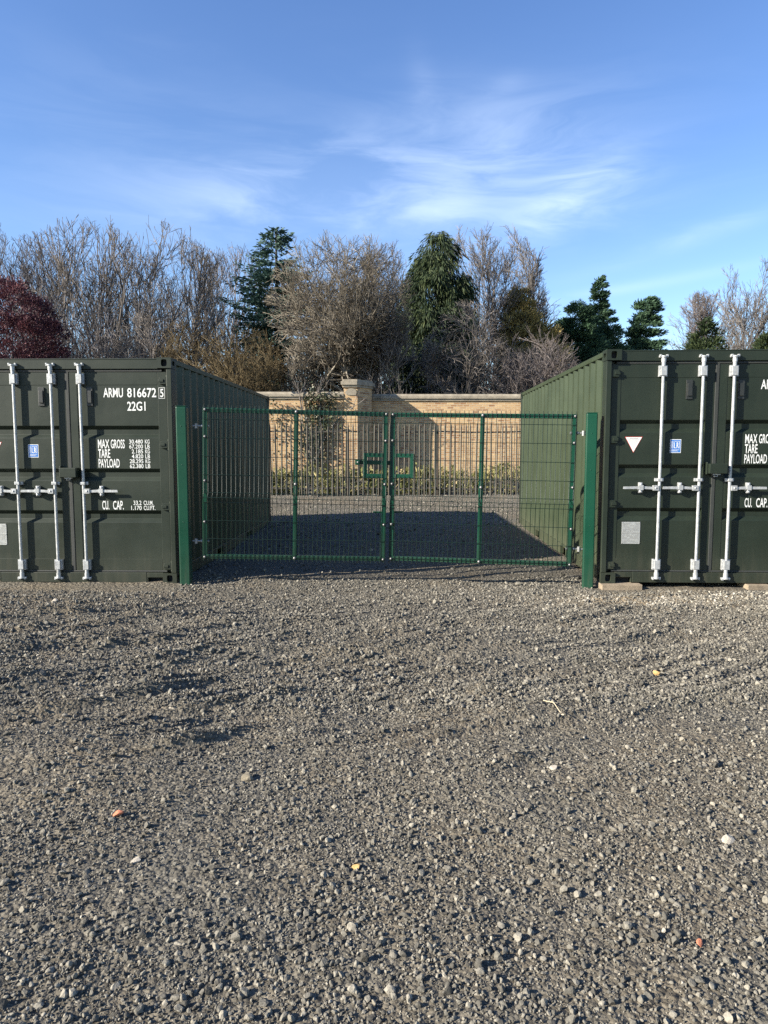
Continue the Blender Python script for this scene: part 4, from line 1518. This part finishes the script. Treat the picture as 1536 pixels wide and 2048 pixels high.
def far_woodland():
    rg = np.random.default_rng(77)
    tw = Segs()
    N = 38
    x = np.concatenate([rg.uniform(-46, -4, 22), rg.uniform(-4, 22, 16)])
    y = rg.uniform(58, 72, N)
    H = np.where(x < -15, rg.uniform(12.5, 16, N), np.where(x < -4, rg.uniform(8.5, 11.5, N), 0)) + np.where(x < -4, 0, np.where(x < 9, rg.uniform(8, 13, N), rg.uniform(4, 7, N)))
    P = np.stack([x, y, terrain(x, y)], 1)
    D_ = unit(np.stack([rg.normal(size=N) * .08, rg.normal(size=N) * .08, np.ones(N)], 1))
    nx = grow(P, D_, H, np.full(N, .12), 9, .07, .05, .2, 1.3, .6, .42, .12, rg, None, tw, .3)
    nx = grow(*nx, 5, .12, .12, .3, 1.2, .7, .45, .1, rg, None, tw, .15)
    nx[3] = np.maximum(nx[3], .012)
    nx = grow(*nx, 3, .15, .1, .5, 1.0, .7, .6, .1, rg, None, tw, .1)
    nx[3] = np.maximum(nx[3], .011)
    i = rg.choice(len(nx[0]), min(14000, len(nx[0])), replace=False)
    nx = [q[i] for q in nx]
    nx[2] = np.maximum(nx[2], .4)
    grow(*nx, 2, .18, .1, .8, 0, .6, .5, .1, rg, None, tw)
    o = seg_mesh('woodland', tw, 3, M['bark_dark'], None, rg)
    tag(o, 'distant leafless woodland behind the nearer trees', None, None, 'stuff')


far_woodland()

# ------------------------------------------------------------------ ivy and weeds
def ivy():
    rg = np.random.default_rng(91)
    b0 = at(622, 960, 23.95)
    root = empty('ivy_vine', (b0.x, 23.95, float(terrain(b0.x, 23.9))), 0, 'ivy climbing over the left part of the brick wall and its coping', 'ivy')
    zb = root.location.z
    s = Segs()
    P = np.array([[0, 0, 0.]] * 7) + rg.normal(size=(7, 3)) * np.array([.12, .02, 0])
    D_ = unit(np.stack([rg.uniform(-.35, .45, 7), np.zeros(7), np.ones(7)], 1))
    wall = lambda Q: Q
    nx = grow(P, D_, np.full(7, 2.9), np.full(7, .03), 12, .10, .05, .4, .8, .6, .35, .1, rg, None, s, .1)
    nx[1][:, 1] = 0; nx[1] = unit(nx[1])
    grow(*nx, 5, .14, .02, .5, 0, .6, .4, .1, rg, None, s)
    s.a = [np.stack([q[:, 0], np.minimum(np.maximum(q[:, 1], -.10), -.01), q[:, 2]], 1) for q in s.a]
    s.b = [np.stack([q[:, 0], np.minimum(np.maximum(q[:, 1], -.10), -.01), q[:, 2]], 1) for q in s.b]
    seg_mesh('stem', s, 5, M['bark_grey'], root, rg)
    # leaf masses: (u, v, su, sv, n)
    C = []
    for u, v, su, sv, n in ((628, 815, 10, 22, 380), (620, 795, 6, 9, 110), (645, 791, 14, 4, 60), (655, 812, 9, 14, 150), (668, 800, 6, 9, 70),
                            (628, 860, 16, 28, 420), (650, 850, 14, 20, 240), (610, 900, 14, 30, 240), (640, 905, 12, 22, 160), (560, 850, 10, 40, 170), (548, 812, 4, 12, 50), (598, 950, 20, 12, 150), (635, 945, 16, 10, 120)):
        q = np.stack([rg.normal(size=n) * su + u, rg.normal(size=n) * sv + v], 1)
        for a, b_ in q[:int(len(q) * .72)]:
            p = at(a, b_, 23.9)
            C.append((p.x - b0.x, 0, p.z - zb))
    C = np.array(C); n = len(C)
    over = C[:, 2] > 3.2 - zb
    C[:, 1] = rg.uniform(-.12, 0.0, n) - over * .10
    A = unit(np.stack([rg.normal(size=n) * .6, -rg.uniform(.2, .9, n), -rg.uniform(.1, 1, n)], 1))
    l = rg.uniform(.05, .11, n)
    leaf_mesh('leaves', C, A, l, l * .9, rg, M['ivy'], root)


ivy()


def weeds():
    rg = np.random.default_rng(92)
    C, A, l, w, ti = [], [], [], [], []
    for _ in range(430):
        x = rg.uniform(-6.5, 7.0); y = rg.uniform(21.8, 23.8 if x < -.9 else 24.8)
        h = rg.uniform(.10, .42) * (.6 + .9 * (vnoise(x * .8, y * .8, 31) + .5))
        n = int(rg.integers(14, 40))
        z = float(terrain(x, y))
        base = np.array([x, y, z]) + rg.normal(size=(n, 3)) * np.array([.10, .10, 0])
        base[:, 2] += rg.random(n) * h
        C.append(base)
        A.append(unit(np.stack([rg.normal(size=n) * .6, rg.normal(size=n) * .6, rg.uniform(.2, 1.2, n)], 1)))
        q = rg.uniform(.08, .22, n)
        l.append(q); w.append(q * rg.uniform(.15, .5, n)); ti.append(np.clip(rg.random() * .6 + rg.random(n) * .5, 0, 1))
    C, A, l, w, ti = map(np.concatenate, (C, A, l, w, ti))
    tag(leaf_mesh('weeds', C, A, l, w, rg, M['weed'], None, ti), 'rough weeds and dry stalks along the foot of the brick wall', None, None, 'stuff')


weeds()
SC.cycles.use_denoising = False
